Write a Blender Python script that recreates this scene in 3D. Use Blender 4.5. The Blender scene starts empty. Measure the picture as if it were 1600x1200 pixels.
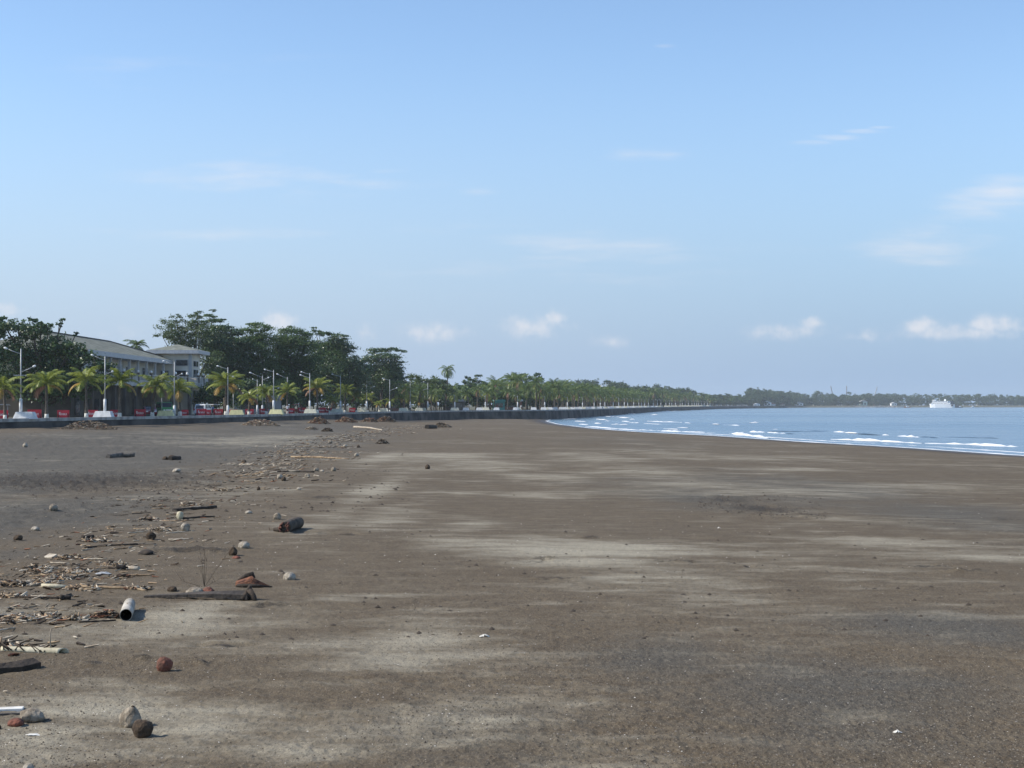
import bpy, bmesh, math, random
import numpy as np
from mathutils import Vector, Matrix, Euler

# ------------------------------------------------------------------ camera, sky, sun, exposure
S = bpy.context.scene
COL = S.collection
HC, F, HY = 3.6, 2400.0, 632.0            # eye height, focal length in photo pixels, horizon row
cam_d = bpy.data.cameras.new('camera'); cam = bpy.data.objects.new('camera', cam_d); COL.objects.link(cam)
cam_d.sensor_width = 36; cam_d.lens = F/1600*36; cam_d.clip_end = 60000; cam_d.clip_start = 0.1
cam.location = (0, 0, HC)
cam.rotation_euler = (math.radians(90) + math.atan((HY-600)/F), 0, 0)
S.camera = cam
S.view_settings.view_transform = 'Standard'; S.view_settings.look = 'None'
S.view_settings.gamma = 1; S.view_settings.exposure = 0.32; S.view_settings.use_curve_mapping = False
SUN_EL, SUN_AZ = math.radians(40), math.radians(-95)      # azimuth from +Y towards +X
sun_dir = Vector((math.sin(SUN_AZ)*math.cos(SUN_EL), math.cos(SUN_AZ)*math.cos(SUN_EL), math.sin(SUN_EL)))
sun_d = bpy.data.lights.new('sun', 'SUN'); sun_d.energy = 5.0; sun_d.angle = math.radians(0.5); sun_d.color = (1.0, 0.93, 0.82)
sun = bpy.data.objects.new('sun', sun_d); COL.objects.link(sun)
sun.rotation_euler = (-sun_dir).to_track_quat('-Z', 'Y').to_euler()

class NT:
    """small helper for wiring nodes"""
    def __init__(s, tree): s.t = tree; s.n = tree.nodes; s.l = tree.links
    def node(s, kind, ins=None, **kw):
        n = s.n.new(kind)
        for k, v in kw.items(): setattr(n, k, v)
        for k, v in (ins or {}).items(): s.set(n.inputs[k], v)
        return n
    def set(s, sock, v):
        if isinstance(v, bpy.types.NodeSocket): s.l.new(v, sock)
        else: sock.default_value = v
    def m(s, op, a, b=0.0, c=0.0, clamp=False):
        n = s.node('ShaderNodeMath', operation=op, use_clamp=clamp)
        s.set(n.inputs[0], a); s.set(n.inputs[1], b); s.set(n.inputs[2], c); return n.outputs[0]
    def step(s, v, a, b, lo=0.0, hi=1.0):
        n = s.node('ShaderNodeMapRange', interpolation_type='SMOOTHSTEP')
        for k, x in zip(('Value', 'From Min', 'From Max', 'To Min', 'To Max'), (v, a, b, lo, hi)): s.set(n.inputs[k], x)
        return n.outputs[0]
    def mix(s, f, a, b):
        n = s.node('ShaderNodeMix', data_type='RGBA')
        s.set(n.inputs[0], f); s.set(n.inputs[6], a if not isinstance(a, tuple) else (*a[:3], 1)); s.set(n.inputs[7], b if not isinstance(b, tuple) else (*b[:3], 1))
        return n.outputs[2]
    def noise(s, vec, scale, detail=4.0, rough=0.55):
        n = s.node('ShaderNodeTexNoise'); s.set(n.inputs['Vector'], vec)
        n.inputs['Scale'].default_value = scale; n.inputs['Detail'].default_value = detail; n.inputs['Roughness'].default_value = rough
        return n.outputs[0]
    def mapped(s, vec, sc, loc=(0, 0, 0)):
        n = s.node('ShaderNodeMapping'); s.set(n.inputs[0], vec); n.inputs['Location'].default_value = loc; n.inputs['Scale'].default_value = sc
        return n.outputs[0]
    def attr(s, name):
        return s.node('ShaderNodeAttribute', attribute_name=name).outputs['Fac']

W = bpy.data.worlds.new('World'); S.world = W; W.use_nodes = True
def build_world():
    w = NT(W.node_tree); w.n.clear()
    out = w.node('ShaderNodeOutputWorld'); bg = w.node('ShaderNodeBackground'); bg.inputs[1].default_value = SKY_STR
    sky = w.node('ShaderNodeTexSky', sky_type='NISHITA', sun_disc=False, sun_elevation=SUN_EL, sun_rotation=SUN_AZ,
                 altitude=0, air_density=1.0, dust_density=0.25, ozone_density=4.0)
    tc = w.node('ShaderNodeTexCoord').outputs['Generated']
    sp = w.node('ShaderNodeSeparateXYZ', {0: tc})
    x, y, z = sp.outputs
    yy = w.m('MAXIMUM', y, 0.05)
    u = w.m('DIVIDE', x, yy); v = w.m('DIVIDE', z, yy)
    uv = w.node('ShaderNodeCombineXYZ', {0: u, 1: v, 2: 0.0}).outputs[0]
    front = w.step(y, 0.1, 0.4)
    def gauss(px, py, rx, ry):
        a = w.m('MULTIPLY', w.m('SUBTRACT', u, (px-800)/F), F/rx)
        b = w.m('MULTIPLY', w.m('SUBTRACT', v, (HY-py)/F), F/ry)
        d2 = w.m('ADD', w.m('MULTIPLY', a, a), w.m('MULTIPLY', b, b))
        return w.m('EXPONENT', w.m('MULTIPLY', d2, -1.0))
    def cumul(lst):
        tot = None
        for (px, py, rx, ry, k) in lst:
            g = w.m('MULTIPLY', gauss(px, py, rx, ry), k)
            tot = g if tot is None else w.m('MAXIMUM', tot, g)
        return tot
    puffs = cumul([(838, 510, 62, 22, .95), (868, 500, 24, 17, 1.0), (690, 520, 62, 20, .85), (437, 500, 34, 20, .85), (570, 517, 24, 22, .5), (1238, 518, 90, 16, .8),
                   (1270, 505, 28, 13, .95), (1440, 508, 34, 18, .9), (1470, 517, 60, 15, .8), (1548, 505, 40, 18, .95), (1510, 520, 130, 13, .65), (1585, 510, 40, 16, .7), (1340, 525, 60, 15, .6), (8, 482, 32, 16, .85), (170, 520, 50, 14, .55), (960, 535, 60, 14, .5)])
    n1 = w.noise(uv, 34, 7, .58); n2 = w.noise(uv, 110, 5, .6)
    pm = w.m('ADD', puffs, w.m('ADD', w.m('MULTIPLY', w.m('SUBTRACT', n1, .5), 2.2), w.m('MULTIPLY', w.m('SUBTRACT', n2, .5), 1.5)))
    pmask = w.m('MULTIPLY', w.m('MULTIPLY', w.step(pm, .12, 1.5), w.step(puffs, .02, .7)), front)
    wisps = cumul([(430, 275, 210, 34, .8), (600, 266, 60, 10, .8), (330, 365, 240, 16, .6), (1262, 221, 45, 7, .75), (1303, 213, 48, 7, .9), (1345, 204, 45, 5, .8), (1378, 198, 28, 4, .7), (1575, 305, 90, 34, .9), (1520, 330, 90, 20, .7), (1450, 385, 120, 34, .75), (1530, 378, 90, 22, .6),
                   (1040, 70, 24, 5, .5), (1010, 240, 80, 14, .55), (750, 300, 40, 10, .4), (900, 400, 420, 70, .45), (300, 110, 320, 60, .3)])
    rot = w.node('ShaderNodeMapping'); w.set(rot.inputs[0], uv); rot.inputs['Rotation'].default_value = (0, 0, math.radians(-4)); rot.inputs['Scale'].default_value = (5, 34, 1)
    n3 = w.noise(rot.outputs[0], 1.6, 8, .62)
    wmask = w.m('MULTIPLY', w.m('MULTIPLY', w.step(w.m('ADD', wisps, w.m('MULTIPLY', w.m('SUBTRACT', n3, .5), 2.6)), .2, 1.5), w.step(wisps, .03, .5)), front)
    # the hue of the clear sky that evening camera profile records, plus white cloud light
    skyc = w.node('ShaderNodeMix', data_type='RGBA', blend_type='MULTIPLY'); skyc.inputs[0].default_value = 1
    w.set(skyc.inputs[6], sky.outputs[0]); skyc.inputs[7].default_value = (*SKY_TINT, 1)
    hs = w.node('ShaderNodeHueSaturation'); hs.inputs['Saturation'].default_value = SKY_SAT; w.set(hs.inputs['Color'], skyc.outputs[2])
    low = w.mix(w.step(u, -.3, .36), (2.36, 2.98, 4.00), (1.62, 2.42, 3.66))       # moist air low over the bay, bluer away from the sun
    lowf = w.m('MULTIPLY', w.step(v, .25, -.01), .97)
    base = w.mix(lowf, hs.outputs[0], low)
    c1 = w.mix(w.m('MULTIPLY', wmask, .6), base, CLOUD)
    c2 = w.mix(w.m('MULTIPLY', pmask, .62), c1, CLOUD)
    w.set(bg.inputs[0], c2); w.l.new(bg.outputs[0], out.inputs[0])
SKY_STR, SKY_TINT, SKY_SAT, CLOUD = 0.15, (1.035, 1.01, 1.0), 1.0, (5.0, 4.8, 4.85)
build_world()
S.cycles.volume_bounces = 0; S.cycles.max_bounces = 6; S.cycles.transparent_max_bounces = 8; S.cycles.use_denoising = True; S.cycles.denoising_prefilter = 'ACCURATE'

# ------------------------------------------------------------------ helpers
def tag(o, label=None, cat=None, group=None, kind=None):
    if label: o['label'] = label
    if cat: o['category'] = cat
    if group: o['group'] = group
    if kind: o['kind'] = kind
    return o
def empty(name, loc, rz=0.0, sc=1.0):
    o = bpy.data.objects.new(name, None); COL.objects.link(o)
    o.location = loc; o.rotation_euler = (0, 0, rz); o.scale = (sc, sc, sc); o.empty_display_size = .2
    return o
def link_mesh(name, me, mats, parent=None, loc=None, rot=None):
    for m in (mats if isinstance(mats, (list, tuple)) else [mats]): me.materials.append(m)
    o = bpy.data.objects.new(name, me); COL.objects.link(o)
    if parent: o.parent = parent
    if loc is not None: o.location = loc
    if rot is not None: o.rotation_euler = rot
    return o
def np_mesh(name, V, Fq, midx=None, smooth=False):
    V = np.asarray(V, dtype=np.float32); Fq = np.asarray(Fq, dtype=np.int32)
    n, k = Fq.shape
    me = bpy.data.meshes.new(name)
    me.vertices.add(len(V)); me.vertices.foreach_set('co', V.ravel())
    me.loops.add(n*k); me.loops.foreach_set('vertex_index', Fq.ravel())
    me.polygons.add(n); me.polygons.foreach_set('loop_start', np.arange(0, n*k, k, dtype=np.int32))
    me.polygons.foreach_set('loop_total', np.full(n, k, dtype=np.int32))
    if midx is not None: me.polygons.foreach_set('material_index', np.asarray(midx, dtype=np.int32))
    if smooth: me.polygons.foreach_set('use_smooth', np.ones(n, dtype=bool))
    me.update(calc_edges=True); me.validate()
    return me
class MB:
    """collects boxes, tubes, lathes, prisms and links them as one mesh object"""
    def __init__(s): s.v = []; s.f = []; s.mi = []; s.sm = []
    def add(s, vs, fs, mi=0, smooth=False):
        b = len(s.v); s.v += [tuple(p) for p in vs]
        for f in fs: s.f.append([i+b for i in f]); s.mi.append(mi); s.sm.append(smooth)
    def box(s, c, d, rz=0.0, mi=0, top=1.0, topy=None):
        x, y, z = d[0]/2, d[1]/2, d[2]/2; ty = top if topy is None else topy
        ps = [(-x, -y, -z), (x, -y, -z), (x, y, -z), (-x, y, -z), (-x*top, -y*ty, z), (x*top, -y*ty, z), (x*top, y*ty, z), (-x*top, y*ty, z)]
        cs, sn = math.cos(rz), math.sin(rz)
        s.add([(c[0]+p[0]*cs-p[1]*sn, c[1]+p[0]*sn+p[1]*cs, c[2]+p[2]) for p in ps],
              [(0, 3, 2, 1), (4, 5, 6, 7), (0, 1, 5, 4), (1, 2, 6, 5), (2, 3, 7, 6), (3, 0, 4, 7)], mi)
    def tube(s, pts, r, n=8, mi=0, smooth=True, cap=True):
        pts = [Vector(p) for p in pts]
        rs = r if isinstance(r, (list, tuple)) else [r]*len(pts)
        b = []; up = Vector((0.13, 0.31, 0.94))
        for i, p in enumerate(pts):
            t = (pts[min(i+1, len(pts)-1)] - pts[max(i-1, 0)]).normalized()
            a = t.cross(up)
            if a.length < 1e-3: a = t.cross(Vector((1, 0, 0)))
            a.normalize(); c = t.cross(a)
            b += [p + (a*math.cos(2*math.pi*k/n) + c*math.sin(2*math.pi*k/n))*rs[i] for k in range(n)]
        fs = [(i*n+k, i*n+(k+1) % n, (i+1)*n+(k+1) % n, (i+1)*n+k) for i in range(len(pts)-1) for k in range(n)]
        s.add(b, fs, mi, smooth)
        if cap:
            m = len(b); base = len(s.v)-m
            s.f.append([base+k for k in range(n)][::-1]); s.mi.append(mi); s.sm.append(False)
            s.f.append([base+m-n+k for k in range(n)]); s.mi.append(mi); s.sm.append(False)
    def prism(s, poly, y0, y1, mi=0):
        """polygon in x,z pushed along y"""
        n = len(poly)
        vs = [(p[0], y0, p[1]) for p in poly] + [(p[0], y1, p[1]) for p in poly]
        s.add(vs, [tuple(range(n))[::-1], tuple(range(n, 2*n))] + [(i, (i+1) % n, n+(i+1) % n, n+i) for i in range(n)], mi)
    def slab(s, poly, z0, z1, mi=0):
        n = len(poly)
        vs = [(p[0], p[1], z0) for p in poly] + [(p[0], p[1], z1) for p in poly]
        s.add(vs, [tuple(range(n))[::-1], tuple(range(n, 2*n))] + [(i, (i+1) % n, n+(i+1) % n, n+i) for i in range(n)], mi)
    def mesh(s, name):
        me = bpy.data.meshes.new(name); me.from_pydata(s.v, [], s.f)
        me.polygons.foreach_set('material_index', s.mi); me.polygons.foreach_set('use_smooth', s.sm)
        bm = bmesh.new(); bm.from_mesh(me); bmesh.ops.recalc_face_normals(bm, faces=bm.faces); bm.to_mesh(me); bm.free()
        me.update(); return me
    def build(s, name, mats, parent=None, loc=None, rot=None, bevel=0.0):
        o = link_mesh(name, s.mesh(name), mats, parent, loc, rot)
        if bevel:
            md = o.modifiers.new('bevel', 'BEVEL'); md.width = bevel; md.segments = 2; md.limit_method = 'ANGLE'
        return o
def copy_tree(o, parent=None):
    c = o.copy(); COL.objects.link(c)
    if parent: c.parent = parent
    for ch in [k for k in COL.objects if k.parent == o]: copy_tree(ch, c)
    return c
KIDS = {}
def dup(root, loc, rz=0.0, sc=1.0, label=None, group=None):
    c = root.copy(); COL.objects.link(c); c.location = loc; c.rotation_euler = (0, 0, rz); c.scale = (sc, sc, sc)
    if label: c['label'] = label
    if group: c['group'] = group
    for ch in root.children:
        d = ch.copy(); COL.objects.link(d); d.parent = c
        for g in ch.children:
            e = g.copy(); COL.objects.link(e); e.parent = d
    return c

# ------------------------------------------------------------------ materials
def mat(name, col, rough=0.8, metal=0.0, var=0.0, vscale=3.0, col2=None, bump=0.0, bscale=20.0, spec=0.3, coat=0.0):
    m = bpy.data.materials.new(name); m.use_nodes = True
    t = NT(m.node_tree); p = t.n['Principled BSDF']
    p.inputs['Roughness'].default_value = rough; p.inputs['Metallic'].default_value = metal
    p.inputs['Specular IOR Level'].default_value = spec; p.inputs['Coat Weight'].default_value = coat
    if var or col2:
        pos = t.node('ShaderNodeTexCoord').outputs['Object']
        n = t.noise(pos, vscale, 5)
        c2 = col2 or tuple(c*(1-var) for c in col)
        t.set(p.inputs['Base Color'], t.mix(t.step(n, .35, .65), (*c2, 1), (*col, 1)))
        if bump:
            b = t.node('ShaderNodeBump'); b.inputs['Strength'].default_value = bump; b.inputs['Distance'].default_value = .05
            t.set(b.inputs['Height'], t.noise(pos, bscale, 4)); t.set(p.inputs['Normal'], b.outputs[0])
    else: p.inputs['Base Color'].default_value = (*col, 1)
    return m
def leaf_mat(name, dark, light, trans=0.3, rough=0.5, spec=0.35):
    m = bpy.data.materials.new(name); m.use_nodes = True
    t = NT(m.node_tree); p = t.n['Principled BSDF']; out = t.n['Material Output']
    g = t.node('ShaderNodeNewGeometry')
    oi = t.node('ShaderNodeObjectInfo').outputs['Random']
    c = t.mix(t.m('ADD', t.m('MULTIPLY', g.outputs['Random Per Island'], .75), t.m('MULTIPLY', oi, .25)), (*dark, 1), (*light, 1))
    t.set(p.inputs['Base Color'], c); p.inputs['Roughness'].default_value = rough; p.inputs['Specular IOR Level'].default_value = spec
    tr = t.node('ShaderNodeBsdfTranslucent'); t.set(tr.inputs[0], c)
    mx = t.node('ShaderNodeMixShader'); mx.inputs[0].default_value = trans
    t.l.new(p.outputs[0], mx.inputs[1]); t.l.new(tr.outputs[0], mx.inputs[2]); t.l.new(mx.outputs[0], out.inputs[0])
    return m
M = {}
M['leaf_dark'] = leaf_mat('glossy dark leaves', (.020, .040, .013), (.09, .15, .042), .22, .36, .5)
M['leaf_mid'] = leaf_mat('green leaves', (.030, .060, .016), (.13, .205, .055), .3)
M['leaf_light'] = leaf_mat('pale green leaves', (.045, .075, .022), (.13, .18, .06), .3)
M['leaf_far'] = leaf_mat('far tree leaves', (.022, .045, .018), (.06, .10, .035), .2)
M['frond'] = leaf_mat('palm fronds', (.030, .065, .014), (.16, .215, .05), .32, .42, .4)
M['frond_y'] = leaf_mat('young palm fronds', (.09, .135, .02), (.30, .33, .058), .36, .4, .4)
M['frond_old'] = leaf_mat('ageing palm fronds', (.22, .13, .03), (.40, .27, .06), .3, .5)
M['frond_dead'] = leaf_mat('dead palm fronds', (.14, .07, .05), (.28, .17, .11), .1, .8)
M['bark'] = mat('bark', (.13, .105, .08), .9, var=.5, vscale=4, bump=.6, bscale=14)
M['palm_bark'] = mat('palm bark', (.11, .095, .078), .9, var=.45, vscale=5, bump=.6, bscale=12)
M['limewash'] = mat('lime washed bark', (.62, .62, .58), .9, var=.25, vscale=6)
M['steel'] = mat('painted lamp steel', (.40, .41, .42), .45, .1, var=.15, vscale=2)
M['white'] = mat('white painted concrete', (.68, .70, .72), .8, var=.22, vscale=2.2)
M['cream'] = mat('cream yellow painted concrete', (.68, .66, .38), .8, var=.2, vscale=2.2)
M['pale'] = mat('greyish cream painted concrete', (.60, .59, .48), .8, var=.2, vscale=2.2)
M['red'] = mat('red barrier paint', (.48, .025, .045), .5, var=.25, vscale=3)
M['white_paint'] = mat('white letter paint', (.75, .72, .72), .7)
M['black'] = mat('black rubber', (.02, .02, .02), .8)
M['glass'] = mat('dark glass', (.02, .025, .03), .12, spec=.6)
M['chrome'] = mat('dull metal', (.45, .45, .46), .35, .8)

# ------------------------------------------------------------------ layout of the shore
# seawall foot line as photo column and depth, and the waterline, both in plan (metres)
WALL = [(-82, -60), (-76, 0), (-70, 70), (-63.5, 130), (-57.3, 172), (-50.7, 203), (-46, 222), (-41, 248), (-37, 280), (-32.5, 325), (-25, 375), (-17, 412),
        (-4, 443), (9.8, 470), (24, 540), (40, 640), (62, 790), (92, 980), (140, 1230), (205, 1540), (300, 1880), (420, 2250)]
SHORE = [(95, -60), (84, 0), (75, 20), (60, 80), (46, 138), (41.8, 165), (35.5, 192), (30, 226), (21.5, 257), (15.7, 292), (10.5, 360), (9.2, 430), (12, 470)]
WA = np.array(WALL); SA = np.array(SHORE)
def xw(y): return np.interp(y, WA[:, 1], WA[:, 0])
def xs(y): return np.interp(y, SA[:, 1], SA[:, 0])
ZW = [(-60, .9), (250, .9), (285, .85), (325, .4), (375, -.4), (412, -.55), (443, -.5), (470, -1.0), (500, -3)]
SEA = -1.0
def sand_z(X, Y):
    X = np.asarray(X, float); Y = np.asarray(Y, float)
    a, b = xw(Y), xs(Y); wd = np.maximum(b-a, 2.0)
    s = (X-a)/wd
    zw = np.interp(Y, [p[0] for p in ZW], [p[1] for p in ZW])
    zmid = np.interp(Y, [0, 200, 330, 420, 470, 500], [.15, .05, -.25, -.6, -1.0, -3])
    z = np.where(s < .28, zw + (zmid+.2-zw)*np.clip(s/.28, 0, 1)**1.3, 0)
    z = np.where((s >= .28) & (s < .6), zmid+.2 + (-.35)*(s-.28)/.32 * np.clip((zmid+1)/1.1, 0, 1), z)
    z06 = zmid+.2-.35*np.clip((zmid+1)/1.1, 0, 1)
    z = np.where(s >= .6, z06 + (SEA-z06)*(s-.6)/.4, z)
    z = np.where(s > 1, SEA - np.minimum((X-b)*.05, 2.2), z)
    return np.maximum(z, -3.2)
def ground(px, py, z=None):
    """point of the sand (or of a level z) behind a photo position"""
    k = (px-800)/F; dy = max(py-HY, .8); d = HC*F/dy
    for _ in range(40):
        zz = float(sand_z(k*d, d)) if z is None else z
        d = .5*d + .5*(HC-zz)*F/dy
    return Vector((k*d, d, float(sand_z(k*d, d)) if z is None else z))
def at(px, py, d): return Vector(((px-800)/F*d, d, HC+(HY-py)*d/F))
PROM = 1.9
def walldist(x, y):
    """signed distance inland from the seawall line"""
    best, sg = 1e9, 1
    for (x0, y0), (x1, y1) in zip(WALL[:-1], WALL[1:]):
        ex, ey = x1-x0, y1-y0; L2 = ex*ex+ey*ey
        t = min(1, max(0, ((x-x0)*ex+(y-y0)*ey)/L2))
        qx, qy = x0+t*ex-x, y0+t*ey-y
        dd = math.hypot(qx, qy)
        if dd < best: best = dd; sg = 1 if (ex*(y-y0)-ey*(x-x0)) > 0 else -1
    return best*sg
def inland(px, off, z=PROM):
    """point on the photo column that lies `off` metres inland of the seawall"""
    k = (px-800)/F; lo, hi = 60.0, 2600.0
    d = lo
    while d < hi and walldist(k*d, d) < off: d *= 1.003
    return Vector((k*d, d, z))
ARC = np.concatenate([[0], np.cumsum(np.hypot(*(WA[1:]-WA[:-1]).T))])
def along(s, off, z=PROM):
    x, y = np.interp(s, ARC, WA[:, 0]), np.interp(s, ARC, WA[:, 1])
    x2, y2 = np.interp(s+4, ARC, WA[:, 0]), np.interp(s+4, ARC, WA[:, 1])
    x1, y1 = np.interp(s-4, ARC, WA[:, 0]), np.interp(s-4, ARC, WA[:, 1])
    t = np.array([x2-x1, y2-y1]); t /= np.linalg.norm(t)
    return Vector((x - t[1]*off, y + t[0]*off, z)), math.atan2(t[1], t[0])
def arc_of_depth(d): return float(np.interp(d, WA[:, 1], ARC))

# value noise in numpy, for real relief of the sand and for litter
def vnoise(x, y, seed):
    r = np.random.RandomState(seed); T = r.rand(256, 256)
    xi = np.floor(x).astype(int); yi = np.floor(y).astype(int); fx = x-xi; fy = y-yi
    fx = fx*fx*(3-2*fx); fy = fy*fy*(3-2*fy)
    g = lambda a, b: T[a % 256, b % 256]
    return (g(xi, yi)*(1-fx)+g(xi+1, yi)*fx)*(1-fy) + (g(xi, yi+1)*(1-fx)+g(xi+1, yi+1)*fx)*fy - .5
def fbm(x, y, seed, o=3):
    return sum(vnoise(x*2**i, y*2**i, seed+i)*.5**i for i in range(o))

# ------------------------------------------------------------------ beach
def patch_field(lst, X, Y):
    tot = np.zeros_like(X)
    for (px, py, rx, ry, k) in lst:
        c = ground(px, py); d = c.y
        wx = rx*d/F; wy = ry*d*d/(F*(HC-c.z))
        # the axis of each patch follows the line of sight to it only in plan position, the ellipse itself is fixed in the world
        g = np.exp(-((X-c.x)/wx)**2 - ((Y-c.y)/wy)**2)*k
        tot = np.maximum(tot, g)
    return tot
PALE = [(850, 858, 210, 16, .95), (700, 850, 70, 14, .75), (900, 880, 130, 12, .8), (1000, 905, 130, 22, .62), (1130, 935, 130, 10, .45), (588, 765, 36, 40, .78), (612, 800, 55, 22, .6), (600, 715, 40, 14, .6), (760, 728, 90, 7, .7), (840, 745, 80, 6, .65),
        (700, 712, 110, 6, .65), (640, 735, 60, 14, .5), (730, 770, 70, 5, .6), (830, 772, 100, 5, .62), (740, 818, 50, 8, .6), (930, 715, 90, 9, .6), (1000, 735, 120, 10, .6), (1150, 715, 200, 6, .55),
        (1080, 757, 90, 8, .55), (1250, 735, 150, 5, .55), (1200, 770, 140, 6, .5), (1400, 725, 160, 5, .45), (1500, 760, 150, 5, .4), (1390, 845, 100, 8, .62), (1520, 868, 110, 7, .5), (1300, 810, 90, 5, .45),
        (270, 965, 130, 32, .8), (120, 985, 90, 30, .5), (420, 960, 100, 26, .5), (160, 1090, 170, 34, .7), (60, 1150, 150, 40, .62), (300, 1120, 160, 60, .55), (640, 1010, 130, 55, .62), (720, 1110, 190, 90, .55),
        (500, 1150, 180, 60, .5), (560, 930, 80, 18, .4), (1320, 1112, 90, 10, .5), (900, 1180, 200, 40, .4), (380, 690, 120, 6, .5), (470, 682, 60, 5, .45), (520, 860, 60, 14, .45), (1100, 1000, 120, 5, .3)]
GREY = [(100, 720, 330, 70, 1.0), (250, 690, 350, 30, 1.0), (60, 800, 210, 50, .9), (450, 670, 160, 14, .9), (1300, 1080, 330, 110, .68), (1050, 1030, 180, 60, .62), (1500, 985, 250, 40, .7), (1200, 760, 330, 40, .6),
        (1480, 800, 240, 45, .6), (1100, 775, 120, 25, .7), (950, 760, 60, 40, .3), (750, 1150, 250, 90, .45), (1000, 690, 200, 20, .35), (0, 870, 90, 30, .5)]
ROUGH = [(120, 750, 260, 16, 1.0), (330, 757, 70, 10, .6), (60, 690, 500, 26, .35), (1190, 795, 70, 10, .9), (1130, 780, 60, 7, .7), (100, 800, 160, 30, .4), (900, 1120, 600, 110, .22), (300, 860, 90, 4, .9), (1270, 806, 40, 5, .7), (300, 859, 75, 2.5, 1.0), (545, 836, 20, 2, 1.0), (500, 777, 28, 2, .9), (350, 1006, 55, 2.5, .9), (150, 1033, 26, 4, 1.0), (320, 1035, 40, 2.5, .8), (1060, 879, 70, 1.6, .8), (850, 875, 28, 2, .9), (1450, 884, 34, 2.4, .9), (1510, 893, 40, 2, .9), (870, 905, 40, 2, .8), (922, 842, 13, 1.6, 1.0), (1165, 885, 9, 1.6, 1.0), (840, 879, 30, 1.5, .8), (420, 944, 40, 3, .9), (640, 900, 14, 2, .7), (1580, 810, 40, 1.5, .8), (490, 835, 60, 2, .7), (222, 1028, 20, 3, .8)]
def build_beach():
    ang = np.concatenate([np.linspace(-150, -24, 60)[:-1], np.linspace(-24, 24, 760), np.linspace(24, 150, 60)[1:]])
    a = np.radians(ang)
    inv = np.concatenate([np.linspace(1/3.0, 1/13.5, 60)[:-1], np.linspace(1/13.5, 1/560.0, 560)])
    r = 1/inv
    A, R = np.meshgrid(a, r)
    X = np.sin(A)*R; Y = np.cos(A)*R
    Z = sand_z(X, Y)
    rough = patch_field(ROUGH, X, Y); pale = patch_field(PALE, X, Y); grey = patch_field(GREY, X, Y)
    sdist = xs(Y) - X                                  # metres up the beach from the waterline
    dry = np.clip(sdist/6, 0, 1)*np.where(Y > 480, 0, 1)
    left = patch_field(GREY[:4], X, Y)
    rel = fbm(X*.12, Y*.12, 3, 3)*.10 + fbm(X*.7, Y*.7, 9, 3)*.022
    rel += fbm(X*2.1, Y*2.1, 21, 3)*(.006+.06*left*.5+.16*rough)
    near = np.clip((48-R)/22, 0, 1)
    rel += np.minimum(fbm(X*5.5, Y*5.5, 41, 2), .1)*(.010+.07*rough+.006*near)
    rel += fbm(X*13, Y*13, 51, 2)*(.006+.010*near) + np.maximum(vnoise(X*30, Y*18, 61), .05)*.03*near*(.5+grey)
    Z = Z + rel*dry
    n, m = X.shape
    idx = np.arange(n*m).reshape(n, m)
    Fq = np.stack([idx[:-1, :-1], idx[1:, :-1], idx[1:, 1:], idx[:-1, 1:]], -1).reshape(-1, 4)
    me = np_mesh('beach', np.stack([X, Y, Z], -1).reshape(-1, 3), Fq[:, ::-1], smooth=True)
    wet = np.clip(1-sdist/8, 0, 1)
    for nm, arr in (('pale', pale), ('grey', grey), ('rough', rough), ('wet', wet)):
        at_ = me.attributes.new(nm, 'FLOAT', 'POINT'); at_.data.foreach_set('value', arr.astype(np.float32).ravel())
    o = link_mesh('beach', me, sand_material()); tag(o, 'dark brown volcanic sand beach with pale dry streaks', 'beach', kind='structure')
    # height lookup for things laid on the sand
    return o
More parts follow.
